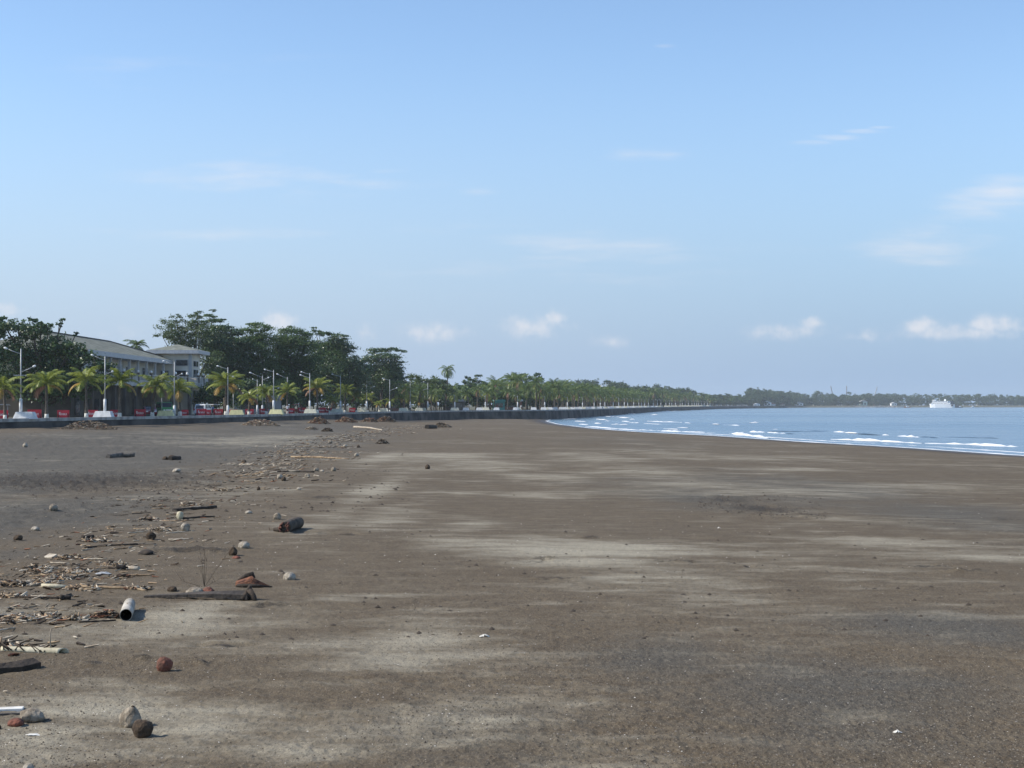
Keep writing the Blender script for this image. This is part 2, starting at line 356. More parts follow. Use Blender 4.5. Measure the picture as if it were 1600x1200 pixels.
def sand_material():
    m = bpy.data.materials.new('volcanic sand'); m.use_nodes = True
    t = NT(m.node_tree); p = t.n['Principled BSDF']
    pos = t.node('ShaderNodeNewGeometry').outputs['Position']
    pale, grey, rough, wet = (t.attr(k) for k in ('pale', 'grey', 'rough', 'wet'))
    n_big = t.noise(t.mapped(pos, (.16, .22, 1)), 1, 6, .6)
    n_str = t.noise(t.mapped(pos, (.42, .95, 1), (3, 7, 0)), 1, 7, .7)
    n_med = t.noise(t.mapped(pos, (1.3, 1.6, 1)), 1, 5, .6)
    n_lo = t.noise(t.mapped(pos, (.05, .065, 1), (11, 2, 0)), 1, 6, .6)
    n_clod = t.noise(t.mapped(pos, (46, 14, 9)), 1, 3, .7)
    n_fin = t.noise(pos, 9, 4, .7)
    n_grn = t.noise(pos, 34, 3, .75)
    n_spk = t.noise(pos, 62, 2, .6)
    d = lambda n, k: t.m('MULTIPLY', t.m('SUBTRACT', n, .5), k)
    pf = t.m('ADD', t.m('MULTIPLY', pale, .85), t.m('ADD', t.m('ADD', d(n_big, .8), d(n_str, 1.9)), t.m('ADD', d(n_lo, 1.5), d(n_clod, .55))))
    pf = t.step(pf, -.01, .93)
    gf = t.step(t.m('ADD', grey, t.m('ADD', d(n_big, 1.0), d(n_med, .5))), .15, .8)
    brown = t.mix(t.step(n_med, .3, .7), (.089, .0675, .0430), (.118, .0925, .0605))
    brown = t.mix(t.step(t.m('ADD', n_str, d(n_big, .6)), .5, .75, 0, .5), brown, (.150, .124, .090))
    greyc = t.mix(t.step(n_fin, .1, .9), (.065, .0600, .050), (.102, .095, .081))
    c = t.mix(t.m('MULTIPLY', gf, .9), brown, greyc)
    palec = t.mix(t.step(n_grn, .35, .65), (.24, .216, .162), (.37, .338, .262))
    c = t.mix(pf, c, palec)
    c = t.mix(t.m('MULTIPLY', t.step(t.m('ADD', rough, d(n_fin, 1.6)), .35, .95), .75), c, (.034, .029, .024))      # churned damp sand
    c = t.mix(t.step(n_clod, .50, .66, 0, .62), c, (.030, .026, .021))
    c = t.mix(t.step(n_clod, .42, .28, 0, .45), c, (.30, .27, .22))
    # grains: dark and light specks of the sand itself
    c = t.mix(t.step(n_grn, .54, .70, 0, .62), c, (.035, .030, .026))
    c = t.mix(t.step(n_spk, .62, .72, 0, .7), c, (.32, .29, .25))
    c = t.mix(t.step(wet, .15, .75, 0, .75), c, (.040, .031, .023))
    t.set(p.inputs['Base Color'], c)
    t.set(p.inputs['Roughness'], t.step(wet, .3, .95, .95, .38)); p.inputs['Specular IOR Level'].default_value = .18
    h = t.m('ADD', t.m('MULTIPLY', n_fin, .6), t.m('ADD', t.m('MULTIPLY', n_grn, .45), t.m('MULTIPLY', n_spk, .15)))
    b = t.node('ShaderNodeBump'); b.inputs['Distance'].default_value = .05
    t.set(b.inputs['Strength'], t.m('MULTIPLY', t.m('ADD', t.m('ADD', .5, t.m('MULTIPLY', gf, .4)), t.m('MULTIPLY', rough, .5)), t.step(wet, .1, .6, 1, .1)))
    t.set(b.inputs['Height'], h); t.set(p.inputs['Normal'], b.outputs[0])
    return m
beach = build_beach()
from mathutils.bvhtree import BVHTree
def bvh_of(o):
    me = o.data
    return BVHTree.FromPolygons([v.co for v in me.vertices], [p.vertices for p in me.polygons])
BV = bvh_of(beach)
def sand_at(x, y):
    h = BV.ray_cast(Vector((x, y, 30)), Vector((0, 0, -1)))
    return h[0].z if h[0] else float(sand_z(x, y))
def on_sand(px, py):
    g = ground(px, py); g.z = sand_at(g.x, g.y); return g

# ------------------------------------------------------------------ sea
def build_sea():
    xs_ = np.concatenate([np.linspace(-1250, -200, 4), np.linspace(-120, 400, 120), np.linspace(450, 1950, 30)])
    ys_ = np.concatenate([np.linspace(-55, 80, 6), np.linspace(100, 600, 200), np.geomspace(620, 3250, 60)])
    X, Y = np.meshgrid(xs_, ys_)
    off = np.clip((X-xs(np.minimum(Y, 470)))/12, 0, 1)
    Z = SEA + off*(np.sin((X*.75+Y*.38)*.32 + 2.5*fbm(X*.02, Y*.02, 5, 2))*.07 + fbm(X*.05, Y*.08, 8, 3)*.10)
    n, m = X.shape; idx = np.arange(n*m).reshape(n, m)
    Fq = np.stack([idx[:-1, :-1], idx[:-1, 1:], idx[1:, 1:], idx[1:, :-1]], -1).reshape(-1, 4)
    me = np_mesh('sea_water', np.stack([X, Y, Z], -1).reshape(-1, 3), Fq, smooth=True)
    mt = bpy.data.materials.new('sea water'); mt.use_nodes = True
    t = NT(mt.node_tree); p = t.n['Principled BSDF']
    pos = t.node('ShaderNodeNewGeometry').outputs['Position']
    big = t.noise(t.mapped(pos, (.004, .011, 1)), 1, 3)
    t.set(p.inputs['Base Color'], t.mix(t.step(big, .4, .6), (.074, .135, .20), (.12, .188, .255)))
    p.inputs['IOR'].default_value = 1.33; p.inputs['Specular IOR Level'].default_value = .5
    t.set(p.inputs['Roughness'], t.step(big, .42, .6, .16, .3))
    n1 = t.noise(t.mapped(pos, (.35, .7, 1)), 1, 5, .6); n2 = t.noise(t.mapped(pos, (.05, .13, 1)), 1, 4, .55)
    b = t.node('ShaderNodeBump'); b.inputs['Strength'].default_value = 1.0; b.inputs['Distance'].default_value = .26
    t.set(b.inputs['Height'], t.m('ADD', t.m('MULTIPLY', n1, t.step(big, .45, .6, .9, .55)), t.m('MULTIPLY', n2, 1.6))); t.set(p.inputs['Normal'], b.outputs[0])
    tag(link_mesh('sea_water', me, mt), 'blue bay water curving round to the far shore', 'sea', kind='structure')
build_sea()
M['foam'] = mat('sea foam', (.70, .72, .74), .7, var=.12, vscale=1.5)
M['wave_face'] = mat('dark wave face', (.03, .055, .08), .25, spec=.5)
def foam_ribbon(mb, pts, h, w, rng, gap=0.0, mi=0, seg=1.2, taper=True):
    """a low broken crest along a line of water points"""
    P = [pts[0]]
    for a, b in zip(pts[:-1], pts[1:]):
        n = max(2, int((b-a).length/seg))
        P += [a.lerp(b, i/n) for i in range(1, n+1)]
    N = len(P); rows = []; ph = rng.random()*9
    for i, p in enumerate(P):
        t = (P[min(i+1, N-1)]-P[max(i-1, 0)]).normalized(); nrm = Vector((t.y, -t.x, 0))
        if nrm.y > 0: nrm = -nrm
        e = min(1, min(i, N-1-i)/max(1, N*.18)) if taper else 1
        q = (.55+.45*math.sin(ph+i*.37)*math.sin(i*.13+ph*2)) * (.7+.6*rng.random()) * max(e, .12)
        if gap and rng.random() < gap: q *= .15
        hh, ww = h*q, w*(.35+.65*q); p = p + nrm*rng.uniform(-.25, .25)*w
        rows.append([p+nrm*ww*.7+Vector((0, 0, -.03)), p+nrm*ww*.35+Vector((0, 0, hh*.75)), p+Vector((0, 0, hh)), p-nrm*ww*.8+Vector((0, 0, -.03))])
    v = [q for r_ in rows for q in r_]
    mb.add(v, [(i*4+j, i*4+j+1, (i+1)*4+j+1, (i+1)*4+j) for i in range(N-1) for j in range(3)], mi, True)
def wp(px, py): g = ground(px, py, SEA); g.z = SEA+.03; return g
def build_foam():
    rng = random.Random(4); mb = MB()
    W_ = [([(1298, 686.5), (1370, 689), (1440, 693)], .30), ([(1447, 693), (1520, 694.5), (1610, 700.5)], .42), ([(1403, 682), (1436, 684)], .42), ([(1378, 680), (1388, 680)], .3), ([(1322, 676), (1342, 677)], .34),
          ([(1302, 675), (1320, 675.5)], .3), ([(1247, 679.5), (1258, 679)], .42), ([(1200, 676), (1226, 678)], .34), ([(1175, 675), (1194, 676)], .3), ([(1140, 677), (1172, 680.5), (1200, 685)], .36),
          ([(1172, 680.5), (1186, 680)], .3), ([(1206, 671.5), (1220, 671)], .24), ([(1173, 661), (1184, 660)], .42), ([(1130, 664), (1156, 665.5)], .3), ([(1115, 662.5), (1122, 663)], .3), ([(1040, 659), (1080, 661.5)], .34),
          ([(1012, 658), (1045, 660)], .3), ([(1008, 662), (1032, 663)], .26), ([(985, 660.5), (1000, 661)], .3), ([(970, 658.5), (984, 659.5)], .34), ([(955, 663.5), (963, 663)], .38), ([(969, 664), (977, 663.5)], .38),
          ([(930, 661.5), (939, 662)], .38), ([(932, 655), (946, 656)], .3), ([(945, 650.5), (985, 653)], .34), ([(970, 653.2), (988, 653.8)], .34), ([(907, 663), (918, 664)], .3), ([(968, 646), (992, 647)], .5),
          ([(1010, 643.4), (1062, 642.2)], .55), ([(1017, 648.5), (1026, 648)], .55), ([(895, 652), (925, 650.5)], .3), ([(1000, 671.5), (1040, 674), (1120, 677)], .34), ([(915, 666), (950, 669), (1000, 672.5)], .24), ([(1040, 670), (1060, 671)], .2),
          ([(980, 655.5), (990, 655.3)], .35), ([(945, 658), (956, 658.4)], .3), ([(1060, 668), (1075, 668.5)], .22), ([(900, 658), (915, 659)], .22), ([(880, 655), (900, 654.5)], .2)]
    for pts, h in W_:
        P = [wp(*q) for q in pts]
        foam_ribbon(mb, P, h*(.85 if P[0].y < 260 else .6), .6+P[0].y*.0018, rng, .25)
    # the run-out edge lying along the sand
    edge = [Vector((float(xs(y))+.2, y, SEA+.02)) for y in np.linspace(60, 455, 120)]
    foam_ribbon(mb, edge, .04, .6, rng, .72, taper=False)
    e2 = [Vector((float(xs(y))+4.5, y, SEA+.02)) for y in np.linspace(120, 300, 60)]
    foam_ribbon(mb, e2, .03, .5, rng, .75, taper=False)
    tag(mb.build('sea_foam', M['foam']), 'white foam of small waves breaking along the shore', 'foam', kind='stuff')
    mb = MB()
    for pts, h in [([(1436, 683.5), (1470, 685)], .34), ([(1230, 679), (1245, 679)], .2), ([(1342, 677), (1378, 679.5)], .16), ([(1085, 675), (1092, 675)], .3), ([(1300, 674.5), (1260, 673)], .12), ([(1226, 678.5), (1246, 679)], .2), ([(1470, 683), (1560, 684.5)], .1), ([(1200, 673.5), (1300, 674.5)], .08)]:
        foam_ribbon(mb, [wp(*q) for q in pts], h, 1.6, rng, .1)
    tag(mb.build('wave_crest', M['wave_face']), 'dark unbroken faces of small waves near the shore', 'waves', kind='stuff')
build_foam()

# ------------------------------------------------------------------ land, promenade, road, seawall
def offset_line(off, s0, s1, step=6):
    return [along(s, off)[0] for s in np.arange(s0, s1, step)]
S_END = ARC[-1]
def strip(name, o0, o1, z, s0, s1, m, label, cat, thick=.3):
    a, b = offset_line(o0, s0, s1), offset_line(o1, s0, s1); n = len(a)
    v = [(p.x, p.y, z) for p in a]+[(p.x, p.y, z) for p in b]
    mb = MB(); mb.add(v, [(i, i+1, n+i+1, n+i) for i in range(n-1)])
    o = mb.build(name, m); tag(o, label, cat, kind='structure'); return o
M['earth'] = mat('dry earth and grass', (.12, .115, .075), .95, var=.5, vscale=.15)
M['paving'] = mat('pale concrete paving', (.42, .41, .39), .85, var=.3, vscale=.6)
M['asphalt'] = mat('asphalt', (.055, .055, .056), .9, var=.3, vscale=.5)
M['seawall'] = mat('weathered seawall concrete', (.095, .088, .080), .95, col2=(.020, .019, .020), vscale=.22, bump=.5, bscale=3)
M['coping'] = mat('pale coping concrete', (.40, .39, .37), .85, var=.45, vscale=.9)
def build_land():
    pts = [along(s, .4)[0] for s in np.arange(1, S_END-1, 8)]
    far = [(640, 2470), (900, 2590), (1300, 2700), (1900, 2820)]
    front = [(p.x, p.y) for p in pts] + far
    back = [(-1200, -50)] + [(-1200, 3200), (1900, 3200)]
    n = len(front)
    # fan of quads from the shore line to a line far inland
    v = [(x, y, PROM-.02) for x, y in front]
    inl = []
    j0 = next(i for i, q in enumerate(front) if q[1] > 2100)
    for i, (x, y) in enumerate(front):
        inl.append((-1200, max(-50, y*1.3+100), PROM-.02) if i < j0 else (-1200+3100*(i-j0)/(n-1-j0), 3200, PROM-.02))
    mb = MB(); mb.add(v+inl, [(i, i+1, n+i+1, n+i) for i in range(n-1)])
    skirt = [(x+(8 if y > 2100 else 0), y-(26 if y > 2100 else 0), -1.6) for x, y in front]
    mb.add(v+skirt, [(i, n+i, n+i+1, i+1) for i in range(n-1)])
    tag(mb.build('ground', M['earth']), 'flat green land behind the seawall and round the bay', 'land', kind='structure')
build_land()
strip('promenade', .3, 5.2, PROM, 2, ARC[-3], M['paving'], 'pale concrete promenade along the seawall', 'promenade')
strip('road', 5.6, 12.5, PROM-.012, 2, ARC[-3], M['asphalt'], 'grey asphalt road behind the promenade', 'road')
def build_seawall():
    root = empty('seawall', along(1, 0)[0]); base = root.location.copy()
    s1 = ARC[-2]
    ss = np.arange(1, s1, 5)
    def ribbon(name, prof, m, jitter=0.0):
        rng = random.Random(2); v = []; k = len(prof)
        for s in ss:
            for (o, z) in prof:
                p, _ = along(s, o+rng.uniform(-jitter, jitter), z); v.append(p-base)
        mb = MB(); mb.add(v, [(i*k+j, (i+1)*k+j, (i+1)*k+j+1, i*k+j+1) for i in range(len(ss)-1) for j in range(k-1)])
        return mb.build(name, m, root)
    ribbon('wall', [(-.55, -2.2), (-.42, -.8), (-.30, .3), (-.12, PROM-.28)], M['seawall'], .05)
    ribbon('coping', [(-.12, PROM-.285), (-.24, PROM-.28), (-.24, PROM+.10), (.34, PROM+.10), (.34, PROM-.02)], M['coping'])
    # buttress toe blocks in the sand are worn patches of paler render
    tag(root, 'long dark concrete seawall with a pale coping above the sand', 'seawall')
build_seawall()

# ------------------------------------------------------------------ trees
def leaf_cloud(rng, blobs, leaf, dens=1.0, up=.5, spread=.24):
    """blobs: (centre xyz, radii xyz). Leaf clumps over the shell of every blob, gaps between."""
    C, U = [], []
    for c, r in blobs:
        c = np.array(c); r = np.array(r)
        area = 4*math.pi*((r[0]*r[1])**1.6/3+(r[0]*r[2])**1.6/3+(r[1]*r[2])**1.6/3)**(1/1.6)
        n = int(max(40, dens*1.5*area/(leaf*leaf*.55)))
        k = max(6, int(n/55))
        d = rng.normal(size=(k, 3)); d /= np.linalg.norm(d, axis=1)[:, None]
        d[:, 2] = np.where(rng.rand(k) < .6, np.abs(d[:, 2]), d[:, 2])
        cen = d*(rng.uniform(.35, 1.02, size=(k, 1))**.6)
        which = rng.randint(0, k, n)
        sg = spread*rng.uniform(.6, 1.3, size=(k, 1))[which]
        p = cen[which] + rng.normal(size=(n, 3))*sg*np.array([1, 1, .62])
        C.append(c + p*r); U.append(p/np.maximum(np.linalg.norm(p, axis=1)[:, None], .2))
    C = np.concatenate(C); U = np.concatenate(U); n = len(C)
    nm = rng.normal(size=(n, 3)) + U*.7 + np.array([0, 0, up*1.6]); nm /= np.linalg.norm(nm, axis=1)[:, None]
    a = np.cross(nm, rng.normal(size=(n, 3))); a /= np.linalg.norm(a, axis=1)[:, None]
    b = np.cross(nm, a)
    L = leaf*rng.uniform(.6, 1.25, size=(n, 1))*.5; Wd = L*rng.uniform(.45, .7, size=(n, 1))
    V = np.stack([C-a*L, C+b*Wd-a*L*.1, C+a*L, C-b*Wd-a*L*.1], 1).reshape(-1, 3)
    return V, np.arange(n*4).reshape(n, 4)
def limb_mesh(root_h, targets, r0, rng, lean=(0, 0)):
    mb = MB(); fork = Vector((lean[0], lean[1], root_h))
    mb.tube([(0, 0, -.2), (lean[0]*.3, lean[1]*.3, root_h*.4), tuple(fork)], [r0*1.25, r0, r0*.8], 8)
    for t in targets:
        t = Vector(t); mid = fork.lerp(t, .5)+Vector((rng.uniform(-.4, .4), rng.uniform(-.4, .4), rng.uniform(.0, .5)))
        mb.tube([tuple(fork-Vector((0, 0, .3))), tuple(mid), tuple(t)], [r0*.55, r0*.32, r0*.1], 6)
    return mb
def big_tree(name, label, d, blobs_px, leafmat, leaf=.42, dens=1.0, seed=1, basepx=None, group=None, r0=.4, cat='tree', up=.5, fill=()):
    """a broad tree; blobs are (column, row, radius, flatness) measured on the photo, turned into metres at the tree's own distance"""
    rng = np.random.RandomState(seed); pr = random.Random(seed)
    bx = basepx if basepx is not None else sum(b[0] for b in blobs_px)/len(blobs_px)
    base = at(bx, HY, d); base.z = PROM-.05
    root = empty(name, base); tag(root, label, cat, group)
    bl, tg = [], []
    for b in list(blobs_px) + list(fill):
        px, py, r = b[:3]; fl = b[3] if len(b) > 3 else .8
        rm = r*d/F; deep = rng.uniform(-.5, .5)*rm*1.2
        c = at(px, py, d) - base; c = np.array(c) + np.array([0, deep, 0])
        bl.append((c, (rm, rm*1.25, rm*fl))); tg.append(tuple(c))
    V, Q = leaf_cloud(rng, bl, leaf, dens, up)
    low = min(c[0][2] for c in bl)
    link_mesh('crown', np_mesh('crown', V, Q), leafmat, root)
    limb_mesh(max(2.0, low-1.0), tg, r0, pr).build('trunk', M['bark'], root)
    return root
big_tree('broadleaf_tree', 'huge dark glossy-leaved tree leaning over the road in front of the tiled roof', 206,
         [(-25, 520, 30), (20, 522, 26), (52, 522, 24), (85, 545, 26), (112, 553, 22), (137, 566, 20), (160, 578, 16), (20, 565, 36), (60, 575, 36), (100, 590, 30), (140, 600, 24), (166, 598, 12), (-10, 600, 36), (40, 612, 26), (80, 618, 20), (120, 616, 16),
          (93, 507, 5, .9), (76, 511, 8), (46, 503, 9), (3, 500, 9), (97, 500, 4, .6), (118, 521, 4), (64, 506, 5)], M['leaf_dark'], .42, 1.5, 11, 70, r0=.55)
big_tree('rain_tree', 'light green feathery tree rising behind the tower', 292,
         [(268, 512, 20), (298, 500, 15), (255, 527, 12), (285, 525, 22), (318, 515, 18), (305, 540, 22), (335, 545, 22), (345, 572, 24), (325, 590, 22), (275, 497, 9), (310, 492, 8), (335, 605, 18)], M['leaf_light'], .36, .62, 12, 300, fill=[(285, 540, 26), (300, 525, 26), (325, 565, 26), (310, 510, 16)])
big_tree('tiered_tree', 'pagoda shaped tree with flat tiers topping the treeline', 312,
         [(331, 485.5, 7, .32), (330, 494, 12, .26), (332, 501.5, 16, .26), (320, 503, 9, .3), (345, 500, 8, .3), (340, 515, 16, .35)], M['leaf_mid'], .34, 1.1, 13, 331, r0=.3, up=1, fill=[(334, 530, 18), (330, 560, 22)])
ROWT = 'dark green shade trees behind the promenade'
big_tree('shade_tree', 'dark tree with layered boughs just below the pagoda shaped top', 298,
         [(348, 513, 17, .4), (362, 520, 16, .45), (342, 528, 24, .5), (368, 538, 22, .5), (350, 548, 26, .6), (338, 578, 24), (368, 570, 24), (352, 600, 24)], M['leaf_dark'], .38, 1.2, 14, 352, ROWT, up=.9, fill=[(355, 565, 30), (352, 540, 24), (350, 595, 30), (338, 552, 18), (372, 590, 22)])
big_tree('shade_tree', 'dark tree with a flat peaked crown under the small cloud', 305,
         [(398, 508, 14, .4), (408, 514, 18, .4), (385, 521, 18, .45), (415, 530, 20, .5), (396, 540, 26, .6), (385, 568, 24), (412, 562, 22), (400, 594, 26)], M['leaf_mid'], .38, 1.1, 15, 400, ROWT, up=.9, fill=[(398, 550, 28), (398, 580, 30), (400, 535, 22), (376, 545, 18), (424, 585, 22)])
big_tree('shade_tree', 'broad dark tree with a pale green dome of leaves on top', 312,
         [(455, 519, 18, .5), (470, 524, 16, .5), (440, 534, 20, .6), (478, 540, 22, .6), (456, 552, 28, .8), (436, 578, 26), (474, 578, 26), (455, 602, 26)], M['leaf_mid'], .38, 1.2, 16, 456, ROWT, up=.8, fill=[(456, 545, 28), (456, 578, 32), (432, 556, 20), (484, 570, 22), (430, 600, 22), (484, 598, 22)])
big_tree('shade_tree', 'tall dark tree with one thin bough reaching up at its crown', 330,
         [(491, 514, 5, .6), (497, 519, 7, .5), (506, 524, 13, .5), (530, 527, 14, .4), (520, 538, 22, .5), (542, 546, 16, .45), (510, 558, 26, .7), (545, 566, 16), (522, 585, 28), (562, 580, 18), (563, 602, 18), (548, 598, 20), (500, 595, 24)], M['leaf_dark'], .40, 1.25, 17, 520, ROWT, up=.9, fill=[(518, 552, 28), (520, 575, 32), (498, 548, 20), (548, 582, 22), (495, 575, 24), (530, 604, 26)])
big_tree('shade_tree', 'spreading flat-topped tree with a long bough over the open sky', 372,
         [(592, 549, 17, .35), (612, 547, 12, .3), (628, 549, 8, .22), (600, 560, 24, .35), (624, 567, 11, .3), (575, 566, 18, .5), (608, 578, 20, .5), (578, 592, 22), (605, 600, 20), (622, 585, 10, .4)], M['leaf_dark'], .42, 1.2, 18, 596, ROWT, up=.9, fill=[(598, 580, 26), (590, 596, 28), (570, 585, 20), (612, 592, 20)])
big_tree('shade_tree', 'rounded mid green tree beside the flat-topped tree, behind low palms', 420,
         [(648, 594, 12), (672, 597, 13), (658, 608, 16), (686, 604, 12), (700, 612, 12), (640, 612, 14), (675, 615, 15)], M['leaf_light'], .5, 1.0, 19, 665, ROWT)
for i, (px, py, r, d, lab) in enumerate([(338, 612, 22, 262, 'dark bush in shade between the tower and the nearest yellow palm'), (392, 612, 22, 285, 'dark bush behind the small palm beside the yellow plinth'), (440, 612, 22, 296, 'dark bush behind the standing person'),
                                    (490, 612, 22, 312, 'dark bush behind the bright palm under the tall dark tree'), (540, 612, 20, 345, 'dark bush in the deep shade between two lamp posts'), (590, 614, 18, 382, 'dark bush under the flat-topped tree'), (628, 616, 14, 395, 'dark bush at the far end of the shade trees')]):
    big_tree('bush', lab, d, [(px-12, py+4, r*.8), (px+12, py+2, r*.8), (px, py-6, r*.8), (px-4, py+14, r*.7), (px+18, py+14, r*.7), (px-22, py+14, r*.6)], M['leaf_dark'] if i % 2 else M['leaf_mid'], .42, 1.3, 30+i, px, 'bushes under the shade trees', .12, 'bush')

# ------------------------------------------------------------------ palms
def frond_arrays(rng, n, L, e_lo, e_hi, droop, leaflets, wid, old=0, dead=0, bend=1.0):
    V, Q, MI = [], [], []; cnt = 0
    def quad(a, b, c, d, mi):
        nonlocal cnt
        V.extend([a, b, c, d]); Q.append((cnt, cnt+1, cnt+2, cnt+3)); MI.append(mi); cnt += 4
    for i in range(n):
        f = i/(n-1)
        el = math.radians(e_hi + (e_lo-e_hi)*f**1.1 + rng.uniform(-7, 7)); az = i*2.39996 + rng.uniform(-.25, .25)
        Lf = L*rng.uniform(.85, 1.1)*(.82+.18*math.sin(math.pi*min(1, f*1.2)))
        mi = 0
        if i >= n-dead: mi = 2
        elif i >= n-dead-old: mi = 1
        steps = 14; p = np.array([0., 0., 0.]); pts = [p]; e = el
        for k in range(steps):
            dv = np.array([math.cos(e)*math.cos(az), math.cos(e)*math.sin(az), math.sin(e)])
            p = p + dv*Lf/steps; pts.append(p); e -= droop*(1.2+.9*k/steps)/steps*(1+.3*math.cos(el))
        pts = np.array(pts); side = np.array([-math.sin(az), math.cos(az), 0])
        roll = rng.uniform(-.35, .35); side = side*math.cos(roll)+np.array([0, 0, math.sin(roll)])
        for k in range(steps):
            w = .035*L/2.5*(1-k/steps)+.008
            quad(pts[k]-side*w, pts[k]+side*w, pts[k+1]+side*w*.8, pts[k+1]-side*w*.8, mi)
        for j in range(leaflets):
            u = .12+.88*(j+.5)/leaflets; x = u*steps; k = min(steps-1, int(x)); q = pts[k]+(pts[k+1]-pts[k])*(x-k)
            fw = pts[k+1]-pts[k]; fw = fw/np.linalg.norm(fw)
            ll = wid*(math.sin(math.pi*(u*.86+.10)))**.7*rng.uniform(.85, 1.15)
            for sg in (-1, 1):
                dn = rng.uniform(.25, .6)
                dr = side*sg*.8 + fw*.55 + np.array([0, 0, -dn]); dr = dr/np.linalg.norm(dr)
                hw = fw*(.030*L/2.5+.012)
                tip = q+dr*ll+np.array([0, 0, -.10*ll])
                quad(q-hw, q+hw, tip+hw*.3, tip-hw*.3, mi)
    return V, Q, MI
def make_palm(name, label, th, L, n, rng, e_lo, e_hi, droop, leaflets, wid, mats, r=.11, old=0, dead=0, lean=.25, lime=False, group=None, nuts=False):
    root = empty(name, (0, 0, 0)); tag(root, label, 'palm', group)
    lx, ly = rng.uniform(-lean, lean), rng.uniform(-lean, lean)
    mb = MB(); pts = []; rs = []
    for k in range(9):
        f = k/8; pts.append((lx*f*f, ly*f*f, th*f - (.15 if k == 0 else 0))); rs.append(r*(1.55-.6*f**.5) if f < .3 else r*(1.2-.35*f))
    mb.tube(pts, rs, 8); mb.build('trunk', M['palm_bark'], root)
    if lime:
        m2 = MB(); m2.tube([(0, 0, -.1), (lx*.01, ly*.01, .45)], [rs[0]+.015, r*1.32], 8); m2.build('lime_band', M['limewash'], root)
    V, Q, MI = frond_arrays(rng, n, L, e_lo, e_hi, droop, leaflets, wid, old, dead)
    link_mesh('crown', np_mesh('crown', V, Q, MI), mats, root, (lx, ly, th))
    return root
PG = 'young coconut palms along the promenade'
young = []
for i in range(6):
    rr = random.Random(60+i)
    young.append(make_palm('young_palm', 'x', [3.0, 3.3, 2.8, 2.4, 3.1, 2.2][i], [2.7, 2.6, 2.5, 2.3, 2.8, 2.2][i], [17, 15, 19, 14, 18, 14][i], rr, 10, 86, [.95, .85, 1.05, .95, .8, .95][i], 28, .56,
                           [M['frond_y'], M['frond_old'], M['frond_dead']], .13, [1, 1, 1, 1, 3, 1][i], [1, 0, 1, 0, 1, 1][i], .35, True, PG))
def fit_palm(proto, px, ytop, off, rz, label, used=set()):
    p = inland(px, off); top = HC+(HY-ytop)*p.y/F
    hh = max((c.location.z + max(v.co.z for v in c.data.vertices)) for c in proto.children if c.name.startswith('crown'))
    sc = (top-PROM)/hh
    if proto.name in used: o = dup(proto, p, rz, sc, label, PG)
    else:
        used.add(proto.name); o = proto; o.location = p; o.rotation_euler = (0, 0, rz); o.scale = (sc,)*3; o['label'] = label
    return o
for (px, yt, pi, off, rz, lab) in [
        (8, 586, 0, 1.6, .3, 'palm with green and orange fronds just before the first lamp post'),
        (73, 577, 0, 1.6, 2.0, 'palm with one brown drooping frond between the first two lamp posts'),
        (135, 571, 1, 1.6, 1.1, 'palm with a leaning pale trunk next to the second white plinth'),
        (187, 573, 1, 1.6, 4.0, 'palm in front of the balcony, a yellow frond pointing at the second lamp'),
        (238, 582, 2, 1.8, .5, 'palm in front of the balcony with dull green fronds'),
        (281, 590, 3, 1.8, 5.2, 'low yellowish palm in front of the tower'),
        (353, 579, 4, 1.8, 3.3, 'palm with bright orange dying fronds wrapped round a lamp post'),
        (389, 607, 5, 1.8, 1.3, 'small palm beside a yellow plinth left of the standing person'),
        (416, 600, 2, 3.5, 2.2, 'dull green palm close to the cream lamp plinth'),
        (449, 597, 1, 3.0, 0.2, 'palm right above the person in the white shirt'),
        (496, 588, 4, 1.8, .9, 'tall bright green palm right of the reddish canopy'),
        (515, 616, 5, 1.8, 2.9, 'short yellow palm between two lamp posts past the bright green palm'),
        (539, 599, 1, 1.8, 4.4, 'slender palm close to a lamp post under the tall dark tree'),
        (557, 609, 2, 1.8, 3.0, 'palm with a thick dark crown before the flat-topped tree'),
        (575, 613, 0, 1.8, 1.2, 'full palm leaning over a cream plinth under the flat-topped tree'),
        (593, 625, 5, 1.8, .1, 'stubby palm on the coping under the flat-topped tree'),
        (609, 622, 3, 1.8, 3.7, 'low palm wrapped round a lamp post at the end of the shade trees'),
        (626, 613, 4, 1.8, .6, 'yellow green palm just past the end of the shade trees'),
        (640, 616, 2, 1.8, 5.6, 'palm beside a thick pale lamp where the wall bends'),
        (657, 619, 3, 2.2, 4.8, 'last low yellow palm before the tall palm row')]:
    fit_palm(young[pi], px, yt, off, rz, lab)
mature = []
for i in range(6):
    rr = random.Random(90+i)
    mature.append(make_palm('coconut_palm', 'x', [5.8, 6.6, 5.0, 6.2, 7.2, 5.4][i], [4.1, 3.9, 4.0, 4.3, 3.8, 4.1][i], [20, 18, 20, 22, 18, 19][i], rr, -24, 84, [1.0, .9, 1.1, .95, .95, 1.15][i], 20, .85,
                            [M['frond'], M['frond_y'], M['frond_dead']], .17, [3, 2, 4, 2, 3, 3][i], [1, 2, 1, 1, 2, 2][i], .8, False))
palm_pool = list(mature)
used_m = set()
def place_mature(i, p, rz, sc, label, group):
    proto = mature[i]
    if i in used_m: return dup(proto, p, rz, sc, label, group)
    used_m.add(i); proto.location = p; proto.rotation_euler = (0, 0, rz); proto.scale = (sc,)*3; proto['label'] = label; proto['group'] = group
    return proto
